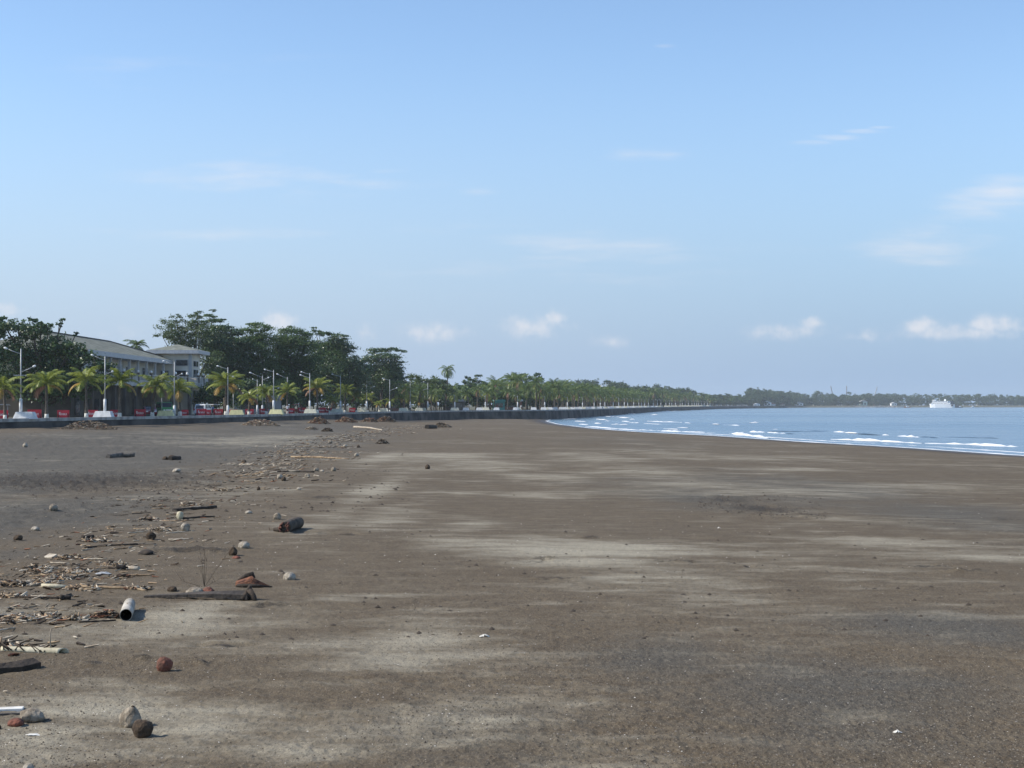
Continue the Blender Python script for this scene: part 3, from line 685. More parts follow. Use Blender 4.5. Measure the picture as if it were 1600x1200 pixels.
# the one tall palm, and the one behind the roof
p = inland(699, 16); t_top = HC+(HY-562)*p.y/F
tall = make_palm('tall_coconut_palm', 'single tall coconut palm standing far above the palm row', t_top-PROM-3.0, 3.5, 24, random.Random(5), -65, 78, 1.2, 22, .8, [M['frond'], M['frond'], M['frond']], .16)
tall.location = p
bp = at(212, HY, 296); bp.z = PROM
t2 = make_palm('tall_coconut_palm', 'palm crown showing above the tiled roof ridge', HC+(HY-541)*296/F-PROM, 3.2, 20, random.Random(6), -30, 80, 1.0, 22, .8, [M['frond'], M['frond'], M['frond']], .16)
t2.location = bp
rng = random.Random(77)
s0, s9 = arc_of_depth(372), arc_of_depth(960)
G1, G2 = 'coconut palms in the front row behind the bending seawall', 'coconut palms behind the front palm row'
s = s0; n = 0
while s < s9:
    q, a = along(s, 3.2+rng.uniform(-.5, .8)); place_mature(n % 6, q, rng.uniform(0, 6.28), rng.uniform(.92, 1.15)*(1.0 if s > s0+95 else .8), 'mature coconut palm in the dense front row behind the seawall', G1)
    n += 1; s += rng.uniform(5.2, 7.5)
s = s0+12
while s < s9:
    q, a = along(s, 13+rng.uniform(-1.5, 5)); place_mature(rng.randrange(6), q, rng.uniform(0, 6.28), rng.uniform(1.05, 1.32)*(1 if s > s0+95 else .78), 'mature coconut palm in the second row across the road', G2)
    s += rng.uniform(6.5, 9)
s9b = arc_of_depth(1560)
s = s9
while s < s9b:
    q, a = along(s, rng.choice([3.5, 12, 22])); place_mature(rng.randrange(6), q, rng.uniform(0, 6.28), rng.uniform(1.05, 1.45), 'hazy distant coconut palm on the curve of the bay', 'distant palms on the curve of the bay')
    s += rng.uniform(6, 9)
# broadleaf trees beyond the palms: four builds, copied
kinds = []
def generic_tree(seed, h, w, leafmat, leaf, name='broadleaf_tree', lab='x'):
    rg = np.random.RandomState(seed); root = empty(name, (0, 0, 0)); tag(root, lab, 'tree')
    bl = []
    for k in range(9):
        a = rg.uniform(0, 6.28); rr = rg.uniform(.15, .6)*w
        r = rg.uniform(.28, .42)*w*.8
        bl.append(((math.cos(a)*rr, math.sin(a)*rr, h*rg.uniform(.5, .82)), (r, r, r*.72)))
    V, Q = leaf_cloud(rg, bl, leaf, 1.0)
    link_mesh('crown', np_mesh('crown', V, Q), leafmat, root)
    limb_mesh(h*.35, [b[0] for b in bl], .03*h*.6, random.Random(seed)).build('trunk', M['bark'], root)
    return root
gen = [generic_tree(201, 12, 5.5, M['leaf_mid'], .6), generic_tree(202, 13, 6, M['leaf_far'], .65), generic_tree(203, 11, 6.5, M['leaf_far'], .6), generic_tree(204, 14, 5, M['leaf_dark'], .65)]
used_g = set()
def place_gen(i, p, rz, sc, label, group):
    if i in used_g: return dup(gen[i], p, rz, sc, label, group)
    used_g.add(i); o = gen[i]; o.location = p; o.rotation_euler = (0, 0, rz); o.scale = (sc,)*3; o['label'] = label; o['group'] = group; return o
s = arc_of_depth(385)
while s < s9:
    q, a = along(s, rng.uniform(20, 42)); place_gen(rng.randrange(4), q, rng.uniform(0, 6.28), rng.uniform(.72, 1.0), 'bushy green tree filling the gaps behind the palm rows', 'trees behind the palm rows')
    s += rng.uniform(5.5, 9)
while s < arc_of_depth(2150):
    q, a = along(s, rng.uniform(10, 50)); place_gen(rng.randrange(4), q, rng.uniform(0, 6.28), rng.uniform(.85, 1.2), 'hazy blue green tree on the curve of the bay', 'distant trees on the curve of the bay')
    s += rng.uniform(4, 6.5)
big_tree('dark_tree', 'small dark round tree poking above the palm crowns', 560, [(841, 587, 6, 1.1), (843, 592, 6), (838, 594, 5)], M['leaf_dark'], .7, 1.4, 51, 841)
big_tree('broadleaf_tree', 'pale spreading tree top above the palm row right of the tall palm', 540, [(812, 588, 12, .5), (805, 595, 12), (822, 594, 11)], M['leaf_light'], .6, 1.0, 52, 812)
big_tree('round_tree', 'left of the two round dark crowns over the distant palms', 800, [(915, 604, 6, .9), (918, 609, 6)], M['leaf_dark'], .8, 1.4, 53, 916)
big_tree('round_tree', 'right of the two round dark crowns over the distant palms', 800, [(927, 605, 6, .9), (929, 610, 6)], M['leaf_dark'], .8, 1.4, 54, 928)
# the wood round the far side of the bay, which reads as one mass
def far_forest():
    rg = np.random.RandomState(7); bl = []
    line = [(300, 1880), (420, 2250), (640, 2500), (900, 2620), (1300, 2730), (1880, 2850)]
    LA = np.array(line); dist = np.concatenate([[0], np.cumsum(np.hypot(*(LA[1:]-LA[:-1]).T))])
    for s in np.arange(-380, dist[-1], 5.5):
        for row in range(3):
            ss = s+rg.uniform(-4, 4)
            if ss < 0:
                q, _ = along(ARC[-3]+ss, 25+row*25); x, y = q.x, q.y
            else:
                x = np.interp(ss, dist, LA[:, 0]); y = np.interp(ss, dist, LA[:, 1])+18+row*24
            x += rg.uniform(-6, 6); y += rg.uniform(0, 14)
            hill = 1+.10*math.exp(-((x/y*F+800-1160)/70)**2)
            h = (12.5+row*2.4+rg.uniform(-2.0, 3.0))*hill
            for _ in range(2):
                r = rg.uniform(3.2, 5.5); bl.append(((x+rg.uniform(-4, 4), y+rg.uniform(-3, 3), PROM+h*rg.uniform(.35, 1.0)-1), (r, r, r*.9)))
            bl.append(((x, y-3, PROM+2.0), (4.5, 4, 3)))
    V, Q = leaf_cloud(rg, bl, 1.7, .75)
    tag(link_mesh('forest', np_mesh('forest', V, Q), M['leaf_far']), 'hazy wooded shore round the far side of the bay', 'forest', kind='stuff')
far_forest()


# undergrowth between the palm trunks and along the far road
bush0 = generic_tree(301, 5.0, 6.0, M['leaf_mid'], .5, 'bush', 'x'); bush1 = generic_tree(302, 4.2, 7.0, M['leaf_dark'], .5, 'bush', 'x')
bush0['category'] = bush1['category'] = 'bush'
first = {0: True, 1: True}
s = arc_of_depth(232); k = 0
while s < arc_of_depth(2150):
    q, a = along(s, rng.uniform(13.5, 18) if s > s0 else rng.uniform(24, 34)); b = (bush0, bush1)[k % 2]
    lab = 'low leafy bush in the shade behind the palm trunks' ; g = 'bushes behind the palm trunks'
    if q.y < 275 and q.x < -48: s += 5; continue
    if first[k % 2]: b.location = q; first[k % 2] = False; b['label'] = lab; b['group'] = g
    else: dup(b, q, rng.uniform(0, 6.28), rng.uniform(.85, 1.3) if q.y < 900 else rng.uniform(1.2, 1.8), lab, g)
    k += 1; s += rng.uniform(4.0, 6.0) if q.y < 900 else rng.uniform(6, 9)

# ------------------------------------------------------------------ house with tiled roof and tower
M['tile'] = mat('mossy grey green roof tiles', (.25, .265, .225), .9, var=.35, vscale=.7)
def tile_bump(m):
    t = NT(m.node_tree); p = t.n['Principled BSDF']; pos = t.node('ShaderNodeTexCoord').outputs['Object']
    wv = t.node('ShaderNodeTexWave', wave_type='BANDS', bands_direction='Z'); t.set(wv.inputs[0], pos); wv.inputs['Scale'].default_value = 2.2; wv.inputs['Distortion'].default_value = .4
    wy = t.node('ShaderNodeTexWave', wave_type='BANDS', bands_direction='Y'); t.set(wy.inputs[0], pos); wy.inputs['Scale'].default_value = 1.1
    b = t.node('ShaderNodeBump'); b.inputs['Distance'].default_value = .25; b.inputs['Strength'].default_value = .8
    t.set(b.inputs['Height'], t.m('ADD', wv.outputs[0], t.m('MULTIPLY', wy.outputs[0], .6))); t.set(p.inputs['Normal'], b.outputs[0])
tile_bump(M['tile'])
M['fascia'] = mat('grey white fascia', (.52, .52, .52), .7, var=.15)
M['wall_cream'] = mat('weathered cream wall', (.64, .60, .51), .9, var=.2, vscale=.5)
M['wall_grey'] = mat('pale grey wall', (.40, .42, .43), .9, var=.2, vscale=.5)
M['wall_dark'] = mat('shaded brown wall', (.14, .12, .10), .9, var=.3, vscale=.5)  # ground floor shade put into the colour; also used for dark trim
M['slab'] = mat('grey balcony render', (.52, .51, .48), .9, var=.25, vscale=.8)
M['globe'] = mat('white lamp globe', (.8, .8, .78), .3)
def house():
    R0 = Vector((-60, 240, PROM)); root = empty('house', R0)
    tag(root, 'two storey house with mossy tiled roof, long balcony and square corner tower', 'house')
    L = lambda x, y, z: (x-R0.x, y-R0.y, z-R0.z)
    def loc_poly(pts): return [(x-R0.x, y-R0.y) for x, y in pts]
    # ground floor and upper floor walls
    mb = MB(); mb.slab(loc_poly([(-61.5, 214), (-61.5, 262), (-74, 262), (-74, 214)]), 0, 5.0); mb.build('ground_floor_wall', M['wall_dark'], root)
    mb = MB(); mb.slab(loc_poly([(-60.9, 214), (-60.9, 262), (-74, 262), (-74, 214)]), 5.02, 9.2); mb.build('upper_wall', M['wall_cream'], root)
    # hipped roof
    ez, rz_ = 11.15, 13.95
    E = [L(-58.0, 210, ez), L(-58.0, 264.5, ez), L(-76.5, 264.5, ez), L(-76.5, 210, ez), L(-66.2, 218, rz_), L(-66.2, 252, rz_)]
    mb = MB(); mb.add(E, [(0, 1, 5, 4), (1, 2, 5), (2, 3, 4, 5), (3, 0, 4), (0, 3, 2, 1)]); rf = mb.build('roof', M['tile'], root)
    mb = MB(); mb.tube([L(-66.2, 217.8, rz_+.02), L(-66.2, 252.1, rz_+.02), L(-58.0, 264.5, ez+.05)], .16, 6); mb.build('ridge_cap', M['wall_dark'], rf)
    mb = MB()
    mb.box(L(-57.93, 237.2, ez-.36), (.14, 54.7, .68)); mb.box(L(-67.2, 264.6, ez-.36), (18.5, .14, .68))
    mb.build('fascia', M['fascia'], root)
    mb = MB(); mb.slab(loc_poly([(-58.1, 210.2), (-58.1, 264.3), (-76.4, 264.3), (-76.4, 210.2)]), ez-R0.z-.66, ez-R0.z-.6); mb.build('soffit', M['wall_grey'], root)
    # upper windows and panels, set proud of the wall
    for y, w_, z, h, m in [(219, 2.2, 8.2, 2.4, 'white'), (222.5, 1.8, 8.2, 2.4, 'glass'), (226.5, 2.4, 8.4, 2.6, 'wall_grey'), (230.5, 1.6, 8.3, 2.4, 'glass'), (234.0, 2.6, 8.4, 2.6, 'wall_grey'), (238.2, 2.6, 8.4, 2.6, 'wall_grey'), (243.0, 2.0, 8.1, 2.8, 'glass'), (249, 2.4, 8.2, 2.6, 'wall_grey'), (254.5, 3.4, 8.0, 3.2, 'glass')]:
        f = MB(); f.box(L(-60.84, y, z), (.1, w_+.24, h+.24)); fo = f.build('window', M['fascia'], root)
        g = MB(); g.box(L(-60.76, y, z), (.08, w_, h)); g.build('pane', M[m], fo)
        b = MB()
        for k in (-.3, .1, .45): b.box(L(-60.70, y, z+k*h*.8), (.06, w_, .06))
        b.build('glazing_bar', M['fascia'], fo)
    # ground floor openings
    for y in (217, 222, 227, 232, 237, 243, 250, 257):
        f = MB(); f.box(L(-61.44, y, 3.3), (.1, 2.6, 2.6)); fo = f.build('doorway', M['wall_dark'], root)
        g = MB(); g.box(L(-61.37, y, 3.25), (.1, 2.3, 2.4)); g.build('pane', M['glass'], fo)
    # balcony
    bal = [(-60.8, 212), (-57.9, 212), (-57.9, 238), (-53.4, 262), (-53.4, 270.5), (-54.7, 270.5), (-54.7, 261.9), (-60.8, 261.9)]
    mb = MB(); mb.slab(loc_poly(bal), 4.55, 5.35); mb.build('balcony_floor', M['slab'], root)
    edge = [(-57.95, 212), (-57.95, 238), (-53.5, 262), (-53.5, 270.4)]
    rail = MB(); bal_ = MB(); posts = []
    for (x0, y0), (x1, y1) in zip(edge[:-1], edge[1:]):
        ln = math.hypot(x1-x0, y1-y0); az = math.atan2(y1-y0, x1-x0)
        rail.box(L((x0+x1)/2, (y0+y1)/2, 8.18), (ln, .2, .14), az); rail.box(L((x0+x1)/2, (y0+y1)/2, 7.33), (ln, .2, .14), az)
        n = int(ln/.34)
        for k in range(n):
            f = (k+.5)/n; x, y = x0+(x1-x0)*f, y0+(y1-y0)*f
            bal_.tube([L(x, y, 7.36), L(x, y, 7.55), L(x, y, 7.85), L(x, y, 8.14)], [.06, .1, .06, .07], 6)
        m_ = max(1, round(ln/4.6))
        posts += [(x0+(x1-x0)*k/m_, y0+(y1-y0)*k/m_) for k in range(m_)]
    ba = rail.build('balustrade', M['slab'], root); bal_.build('baluster', M['slab'], ba)
    for x, y in posts+[edge[-1]]:
        p = MB(); p.box(L(x, y, 7.85), (.36, .36, 1.2)); p.box(L(x, y, 8.48), (.46, .46, .08)); po = p.build('balustrade_post', M['wall_dark'], root)
        g = MB(); g.tube([L(x, y, 8.5), L(x, y, 8.6), L(x, y, 8.75), L(x, y, 8.9), L(x, y, 8.97)], [.08, .18, .22, .17, .05], 8); g.build('globe', M['globe'], po)
    for y in (213, 218.5, 224, 229.5, 235, 240.5, 246, 252, 258):
        c = MB(); c.box(L(-58.6, y, 8.9), (.34, .34, 3.2)); c.box(L(-58.6, y, 10.35), (.48, .48, .2)); c.build('column', M['fascia'], root)
    for x, y in [(-58.3, 213), (-58.3, 219), (-58.3, 225), (-58.3, 231), (-58.1, 237), (-57.0, 244), (-55.6, 251), (-54.2, 258)]:
        c = MB(); c.box(L(x, y, 4.17), (.5, .5, 4.5)); c.box(L(x, y, 6.3), (.7, .7, .22)); c.build('ground_column', M['wall_dark'], root)  # columns take the wall colour darkened for the shade under the balcony
    # tower
    mb = MB(); mb.slab(loc_poly([(-60.8, 262), (-54.8, 262), (-54.8, 269.5), (-60.8, 269.5)]), 0, 10.4); tw = mb.build('tower', M['wall_cream'], root)
    mb = MB(); mb.box(L(-54.9, 262.05, 7.1), (.5, .3, 10.39)); mb.build('corner_pilaster', M['wall_grey'], tw)
    a = [(-62.0, 260.8), (-53.4, 260.8), (-53.4, 270.9), (-62.0, 270.9)]
    mb = MB(); mb.add([L(x, y, 12.86) for x, y in a]+[L(-57.8, 265.8, 14.0)], [(0, 1, 4), (1, 2, 4), (2, 3, 4), (3, 0, 4), (3, 2, 1, 0)]); mb.build('tower_roof', M['tile'], root)
    mb = MB(); mb.slab(loc_poly([(-62.1, 260.7), (-53.3, 260.7), (-53.3, 271.0), (-62.1, 271.0)]), 12.25-R0.z, 12.84-R0.z); mb.build('tower_fascia', M['fascia'], root)
    for (x, z, w_, h) in [(-56.3, 10.7, 1.9, .9), (-56.5, 8.5, 1.7, 1.7), (-59.2, 8.2, 1.2, 2.2)]:
        f = MB(); f.box(L(x, 261.95, z), (w_+.2, .12, h+.2)); fo = f.build('tower_window', M['wall_grey'], root)
        g = MB(); g.box(L(x, 261.87, z), (w_, .1, h)); g.build('pane', M['glass'], fo)
    for (y, z, w_, h) in [(265.5, 10.6, 3.4, .9), (265.5, 8.6, 3.4, 1.9), (265.5, 4.2, 3.4, 3.6)]:
        f = MB(); f.box(L(-54.75, y, z), (.12, w_+.2, h+.2)); fo = f.build('tower_window', M['fascia'], root)
        g = MB(); g.box(L(-54.68, y, z), (.1, w_, h)); g.build('pane', M['glass'], fo)
        g = MB(); g.box(L(-54.62, y, z), (.08, .14, h)); g.build('glazing_bar', M['fascia'], fo)
house()

# ------------------------------------------------------------------ street lamps and plinths
LG = 'street lamps along the promenade'
def lamp(p, h, left, right, plinth, label, cross=False, group=LG, thick=.86, rz=0.0):
    root = empty('street_lamp', p, rz); tag(root, label, 'street lamp', group)
    b = .0
    if plinth:
        mb = MB(); mb.box((plinth[1], 0, .42), (2.5, 1.7, .84), 0, 0, .76, .7); mb.build('plinth', plinth[0], root, bevel=.03); b = .84
    mb = MB(); mb.tube([(0, 0, b-.02), (0, 0, b+1.5)], .21*thick, 10); mb.tube([(0, 0, b+1.5), (0, 0, b+1.6)], [.21*thick, .11*thick], 10); mb.build('base', M['white'], root)
    mb = MB(); mb.tube([(0, 0, b+1.5), (0, 0, h)], [.105*thick, .075*thick], 8); mb.build('pole', M['steel'], root)
    for arm in (left, right):
        if not arm: continue
        dx, z0, dz = arm
        mb = MB(); mb.tube([(0, 0, z0), (dx*.5, 0, z0+dz*.46), (dx*.78, 0, z0+dz*.80)], [.055*thick, .05*thick, .045*thick], 6); ao = mb.build('arm', M['steel'], root)
        e = Vector((dx*.78, 0, z0+dz*.80)); f = Vector((dx, 0, z0+dz)); mb = MB()
        mb.tube([tuple(e), tuple(e.lerp(f, .25)), tuple(e.lerp(f, .8)), tuple(f)], [.06, .13, .13, .05], 8); mb.build('lamp_head', M['white'], ao)
    if cross:
        mb = MB(); mb.box((-.1, 0, cross), (1.5, .06, .09)); mb.build('crossbar', M['steel'], root)
    return root
for (px, yt, off, la, ra, pl, cross, lab) in [
        (32.5, 545, 1.0, (-2.0, -.6, .75), (1.75, -2.7, .75), ('white', .55), 5.1, 'tall lamp with a crossbar on a white plinth, beside the huge dark tree'),
        (164, 557, 1.0, (-1.85, -.5, .75), (1.1, -2.3, .4), ('white', -.15), 0, 'lamp on the second white plinth in front of the long balcony'),
        (272.5, 565, 1.0, (-1.7, -.4, .5), (1.2, -2.2, .5), None, 0, 'lamp standing in front of the square tower'),
        (356, 573.6, 1.0, (-1.75, -.3, .5), (0.9, -1.2, -.3), None, 0, 'lamp rising out of the palm with orange fronds'),
        (402, 593, 9, (-.9, -.3, .4), None, None, 0, 'short lamp across the road behind the small palm'),
        (410, 587, 7, (-2.4, -.3, .9), (1.2, -.8, .5), None, 0, 'lamp with a long rising arm left of the cream lamp plinth'),
        (427.5, 578, 1.0, (-1.65, -.3, .4), None, ('cream', .5), 0, 'lamp on a yellow plinth next to the standing person'),
        (449, 589, 7, (-2.1, -.3, .9), (-1.9, -1.3, -.9), None, 0, 'lamp right behind the standing person'),
        (484, 583, 1.0, (-1.7, -.2, .45), (-1.9, -.9, .6), ('pale', .2), 0, 'lamp on a cream plinth left of the tall bright green palm'),
        (514.5, 594, 7, (-1.0, -.3, .2), None, None, 0, 'lamp behind the short yellow palm'),
        (532, 587, 1.0, (-1.85, -.2, .55), None, ('pale', -.7), 0, 'lamp just left of the slender palm under the tall dark tree'),
        (573, 590, 1.0, (-1.9, -.2, .55), (1.8, -2.6, .7), ('pale', -1.2), 0, 'lamp with two arms in front of the flat-topped tree trunk'),
        (609, 593, 1.0, (-1.8, -.2, .5), (1.8, -2.6, .7), ('pale', -1.5), 0, 'lamp with two arms at the right edge of the flat-topped tree'),
        (641, 595.5, 1.0, (-1.7, -.3, .4), None, ('pale', -1.6), 0, 'lamp before the rounded mid green tree'),
        (668.5, 598, 1.0, (-1.2, -.3, .6), (-2.6, -1.5, -.9), ('pale', -1.6), 0, 'lamp with low slanting arms where the tall palm row starts')]:
    p = inland(px, off); h = HC+(HY-yt)*p.y/F-PROM
    if la: la = (la[0], h+la[1], la[2])
    if ra: ra = (ra[0], h+ra[1], ra[2])
    th = .75 if off > 5 else .86
    lamp(p, h, la, ra, (M[pl[0]], pl[1]) if pl else None, lab, cross, LG, th)
proto = None; s = arc_of_depth(418); n = 0
FG = 'small pale lamps along the far seawall'
while s < arc_of_depth(1500):
    q, a = along(s, 1.2)
    if proto is None: proto = lamp(q, 4.3, (-1.1, 4.0, .35), None, (M['pale'], 0), 'pale lamp post on a plinth along the far seawall', 0, FG, .8)
    else: dup(proto, q, 0, 1.0+.12*(s > 700), None, FG)
    n += 1; s += rng.uniform(16, 44)
PLG = 'loose plinths along the promenade'
def plinth(px, off, m, label, post=True, w=2.4):
    root = empty('plinth', inland(px, off), 0.1); tag(root, label, 'plinth', PLG)
    mb = MB(); mb.box((0, 0, .42), (w, 1.6, .84), 0, 0, .76, .7); mb.build('block', m, root, bevel=.03)
    if post:
        mb = MB(); mb.tube([(-.55*w/2.4, 0, .8), (-.55*w/2.4, 0, 3.4)], .06, 6); mb.build('post', M['steel'], root)
plinth(259, 1.2, M['cream'], 'yellow plinth with a thin post in front of the green van')
plinth(370, 1.2, M['cream'], 'yellow plinth with a thin post just right of the orange fronds')
for i, px in enumerate((598, 629, 655)):
    plinth(px, 1.4, M['pale'], ['bare cream plinth under the flat-topped tree', 'bare cream plinth at the end of the shade trees', 'bare cream plinth beside the last low yellow palm'][i], False, 2.0)
proto = None; s = arc_of_depth(425)
while s < arc_of_depth(1000):
    q, a = along(s, 1.3)
    if proto is None:
        proto = empty('plinth', q, 0); tag(proto, 'small white plinth among the far palm trunks', 'plinth', 'white plinths along the far seawall')
        mb = MB(); mb.box((0, 0, .42), (1.9, 1.5, .84), 0, 0, .76, .7); mb.build('block', M['white'], proto)
    else: dup(proto, q, 0, 1)
    s += rng.uniform(8, 13)

# ------------------------------------------------------------------ barriers
BG = 'red barriers along the promenade'
def barrier_mesh():
    b = MB(); b.prism([(-.78, 0.0), (.78, 0.0), (.74, .12), (.74, .98), (-.74, .98), (-.74, .12)], -.06, .06)
    f = MB()
    for x in (-.6, .6): f.box((x, 0, .05), (.12, .6, .1)); f.prism([(x-.06, .1), (x+.06, .1), (x+.02, .5), (x-.02, .5)], -.2, -.07)
    t = MB()                                  # white device and a short run of letter-like strokes
    rr = random.Random(3); x = -.34
    t.box((-.46, -.075, .56), (.06, .02, .36)); t.box((-.40, -.075, .70), (.14, .02, .06)); t.box((-.42, -.075, .55), (.12, .02, .05))
    for k in range(6):
        w = .075; z = .46
        t.box((x, -.075, z), (.03, .02, .24)); 
        if k % 3 != 1: t.box((x+.06, -.075, z), (.03, .02, .24))
        t.box((x+.03, -.075, z+(.105 if k % 2 else -.105)), (.09, .02, .04))
        if k % 2 == 0: t.box((x+.03, -.075, z+.02), (.08, .02, .035))
        x += .135
    return b, f, t
b_, f_, t_ = barrier_mesh(); bm_, fm_, tm_ = b_.mesh('panel'), f_.mesh('feet'), t_.mesh('lettering')
for me, m in ((bm_, 'red'), (fm_, 'black'), (tm_, 'white_paint')): me.materials.append(M[m])
for (px, off, sc, lab) in [(2, 4.5, 1.05, 'red barrier cut by the photo edge beside the first palm'), (54, 4.5, 1.1, 'red barrier half behind the first white plinth'), (99, 4.5, 1.0, 'red barrier standing alone between two palms'),
                      (144, 4.5, 1.0, 'red barrier just behind the leaning palm trunk'), (181, 4.2, 1.0, 'red barrier right of the second white plinth'), (219, 4.2, 1.05, 'red barrier in front of the dark red car'),
                      (287, 4.2, .95, 'red barrier just left of the white car'), (315, 3.8, 1.05, 'red barrier covering the rear corner of the white car'), (323, 4.1, .9, 'red barrier behind the white car corner'), (341, 4.2, 1.0, 'red barrier next to the parked tricycle'),
                      (365, 4.2, .9, 'red barrier behind the yellow plinth by the orange fronds'), (390, 4.2, .95, 'red barrier under the small palm'), (412, 4.2, 1.0, 'red barrier left of the yellow lamp plinth'),
                      (454, 5.0, 1.0, 'red barrier right behind the standing person'), (472, 5.2, 1.1, 'red barrier under the reddish canopy'), (503, 4.2, 1.1, 'red barrier beside the tall bright green palm'), (513, 4.4, 1.0, 'red barrier beside the short yellow palm'), (551, 4.2, 1.0, 'last red barrier, below the thick crowned palm')]:
    p = inland(px, off)
    r_ = empty('barrier', p, math.radians(random.Random(px).uniform(8, 22)), sc); tag(r_, lab, 'barrier', BG)
    for nm, me in (('panel', bm_), ('feet', fm_), ('lettering', tm_)):
        o = bpy.data.objects.new(nm, me); COL.objects.link(o); o.parent = r_

# ------------------------------------------------------------------ vehicles
def car(name, label, cat, p, rz, paint, prof, win, length, w, wheels=(.9, 3.5), wr=.34, glassmat=None):
    """profile in x (length) and z; -x is the rear"""
    root = empty(name, p, rz); tag(root, label, cat)
    b = MB(); n = len(prof)
    secs = []
    for (y, k, zk) in ((-w/2, .97, 0), (-w/2+.06, 1, 0), (w/2-.06, 1, 0), (w/2, .97, 0)):
        secs.append([(length*.5+(x-length*.5)*k, y*(1-.16*max(0, (z-1.0))), z) for x, z in prof])
    v = [q for s_ in secs for q in s_]
    f = [(i*n+j, (i+1)*n+j, (i+1)*n+(j+1) % n, i*n+(j+1) % n) for i in range(3) for j in range(n)]
    b.add(v, f+[tuple(range(n)), tuple(range(3*n, 4*n))[::-1]]); b.build('body', paint, root)
    for sgn in (-1, 1):
        for poly in win:
            g = MB(); y = sgn*(w/2)
            pts = [(x, y*(1-.16*max(0, z-1.0))+sgn*.012, z) for x, z in poly]
            g.add(pts+[(x, y_-sgn*.03, z) for x, y_, z in pts], [tuple(range(len(pts))), tuple(range(len(pts), 2*len(pts)))]); g.build('side_window', M['glass'], root)
        for x in wheels:
            t = MB(); t.tube([(x, sgn*(w/2-.2), wr), (x, sgn*(w/2+.015), wr)], wr, 16); to = t.build('wheel', M['black'], root)
            t = MB(); t.tube([(x, sgn*(w/2-.02), wr), (x, sgn*(w/2+.03), wr)], wr*.6, 12); t.build('rim', M['chrome'], to)
    return root
def plate(root, name, c, d, m):
    b = MB(); b.box(c, d); return b.build(name, m, root)
M['car_white'] = mat('white car paint', (.70, .71, .72), .3, coat=.6); M['car_red'] = mat('dark red car paint', (.16, .012, .018), .3, coat=.6); M['van_green'] = mat('green van paint', (.06, .30, .09), .4, coat=.4)
M['tail'] = mat('tail lamp red', (.5, .02, .02), .3); M['head'] = mat('head lamp lens', (.75, .76, .78), .15)
road_az = math.radians(80)
p = inland(311, 6.3)
SUV = [(.02, .45), (0.0, .95), (.22, 1.0), (.42, 1.62), (.62, 1.72), (2.6, 1.72), (3.35, 1.12), (4.45, 1.0), (4.6, .6), (4.55, .3), (.1, .3)]
c1 = car('parked_car', 'white hatchback car seen from behind among the red barriers', 'car', p, road_az, M['car_white'], SUV,
    [[(.62, 1.08), (.72, 1.58), (1.5, 1.6), (1.5, 1.08)], [(1.6, 1.08), (1.6, 1.6), (2.5, 1.6), (3.1, 1.1)]], 4.6, 1.8)
def tilted(root, name, x0, z0, x1, z1, w, m, off=.02):
    b = MB(); dx, dz = x1-x0, z1-z0; ln = math.hypot(dx, dz); nx, nz = -dz/ln*off, dx/ln*off
    b.add([(x0+nx, -w/2, z0+nz), (x0+nx, w/2, z0+nz), (x1+nx, w/2*.9, z1+nz), (x1+nx, -w/2*.9, z1+nz)], [(0, 1, 2, 3)]); return b.build(name, m, root)
tilted(c1, 'rear_window', .25, 1.05, .41, 1.58, 1.4, M['glass'])
for sg in (-1, 1): plate(c1, 'tail_lamp', (.0, sg*.78, .92), (.06, .18, .26), M['tail'])
plate(c1, 'number_plate', (-.02, 0, .72), (.04, .5, .14), M['chrome']); plate(c1, 'bumper', (-.02, 0, .45), (.12, 1.76, .24), M['car_white'])
p = inland(231, 8.5)
c2 = car('parked_car', 'dark red car parked behind a red barrier in front of the house', 'car', p, road_az+math.radians(-150), M['car_red'],
    [(.02, .35), (0.0, .85), (.5, .95), (1.0, 1.38), (2.6, 1.40), (3.3, .98), (4.2, .82), (4.3, .5), (4.25, .28), (.1, .28)], [[(.85, .98), (1.15, 1.3), (1.9, 1.32), (1.9, .98)], [(2.0, .98), (2.0, 1.32), (2.5, 1.32), (3.0, .98)]], 4.3, 1.7)
tilted(c2, 'windscreen', 2.63, 1.38, 3.27, 1.0, 1.3, M['glass'])
for sg in (-1, 1): plate(c2, 'headlight', (4.27, sg*.6, .7), (.06, .3, .16), M['head'])
p = inland(252, 8.5)
c3 = car('passenger_van', 'green passenger van facing the beach behind the yellow plinth', 'van', p, math.radians(-62), M['van_green'],
    [(0, .4), (0, 1.9), (.2, 2.05), (3.0, 2.05), (3.3, 1.25), (4.0, 1.12), (4.15, .55), (4.1, .4)], [[(.2, 1.25), (.2, 1.85), (1.4, 1.85), (1.4, 1.25)], [(1.5, 1.25), (1.5, 1.85), (2.8, 1.85), (3.05, 1.25)]], 4.15, 1.85, (.8, 3.3), .36)
tilted(c3, 'windscreen', 3.02, 1.98, 3.28, 1.3, 1.55, M['glass'])
for sg in (-1, 1): plate(c3, 'headlight', (4.13, sg*.65, .85), (.06, .24, .24), M['head'])
plate(c3, 'grille', (4.14, 0, .8), (.05, .8, .36), M['chrome'])
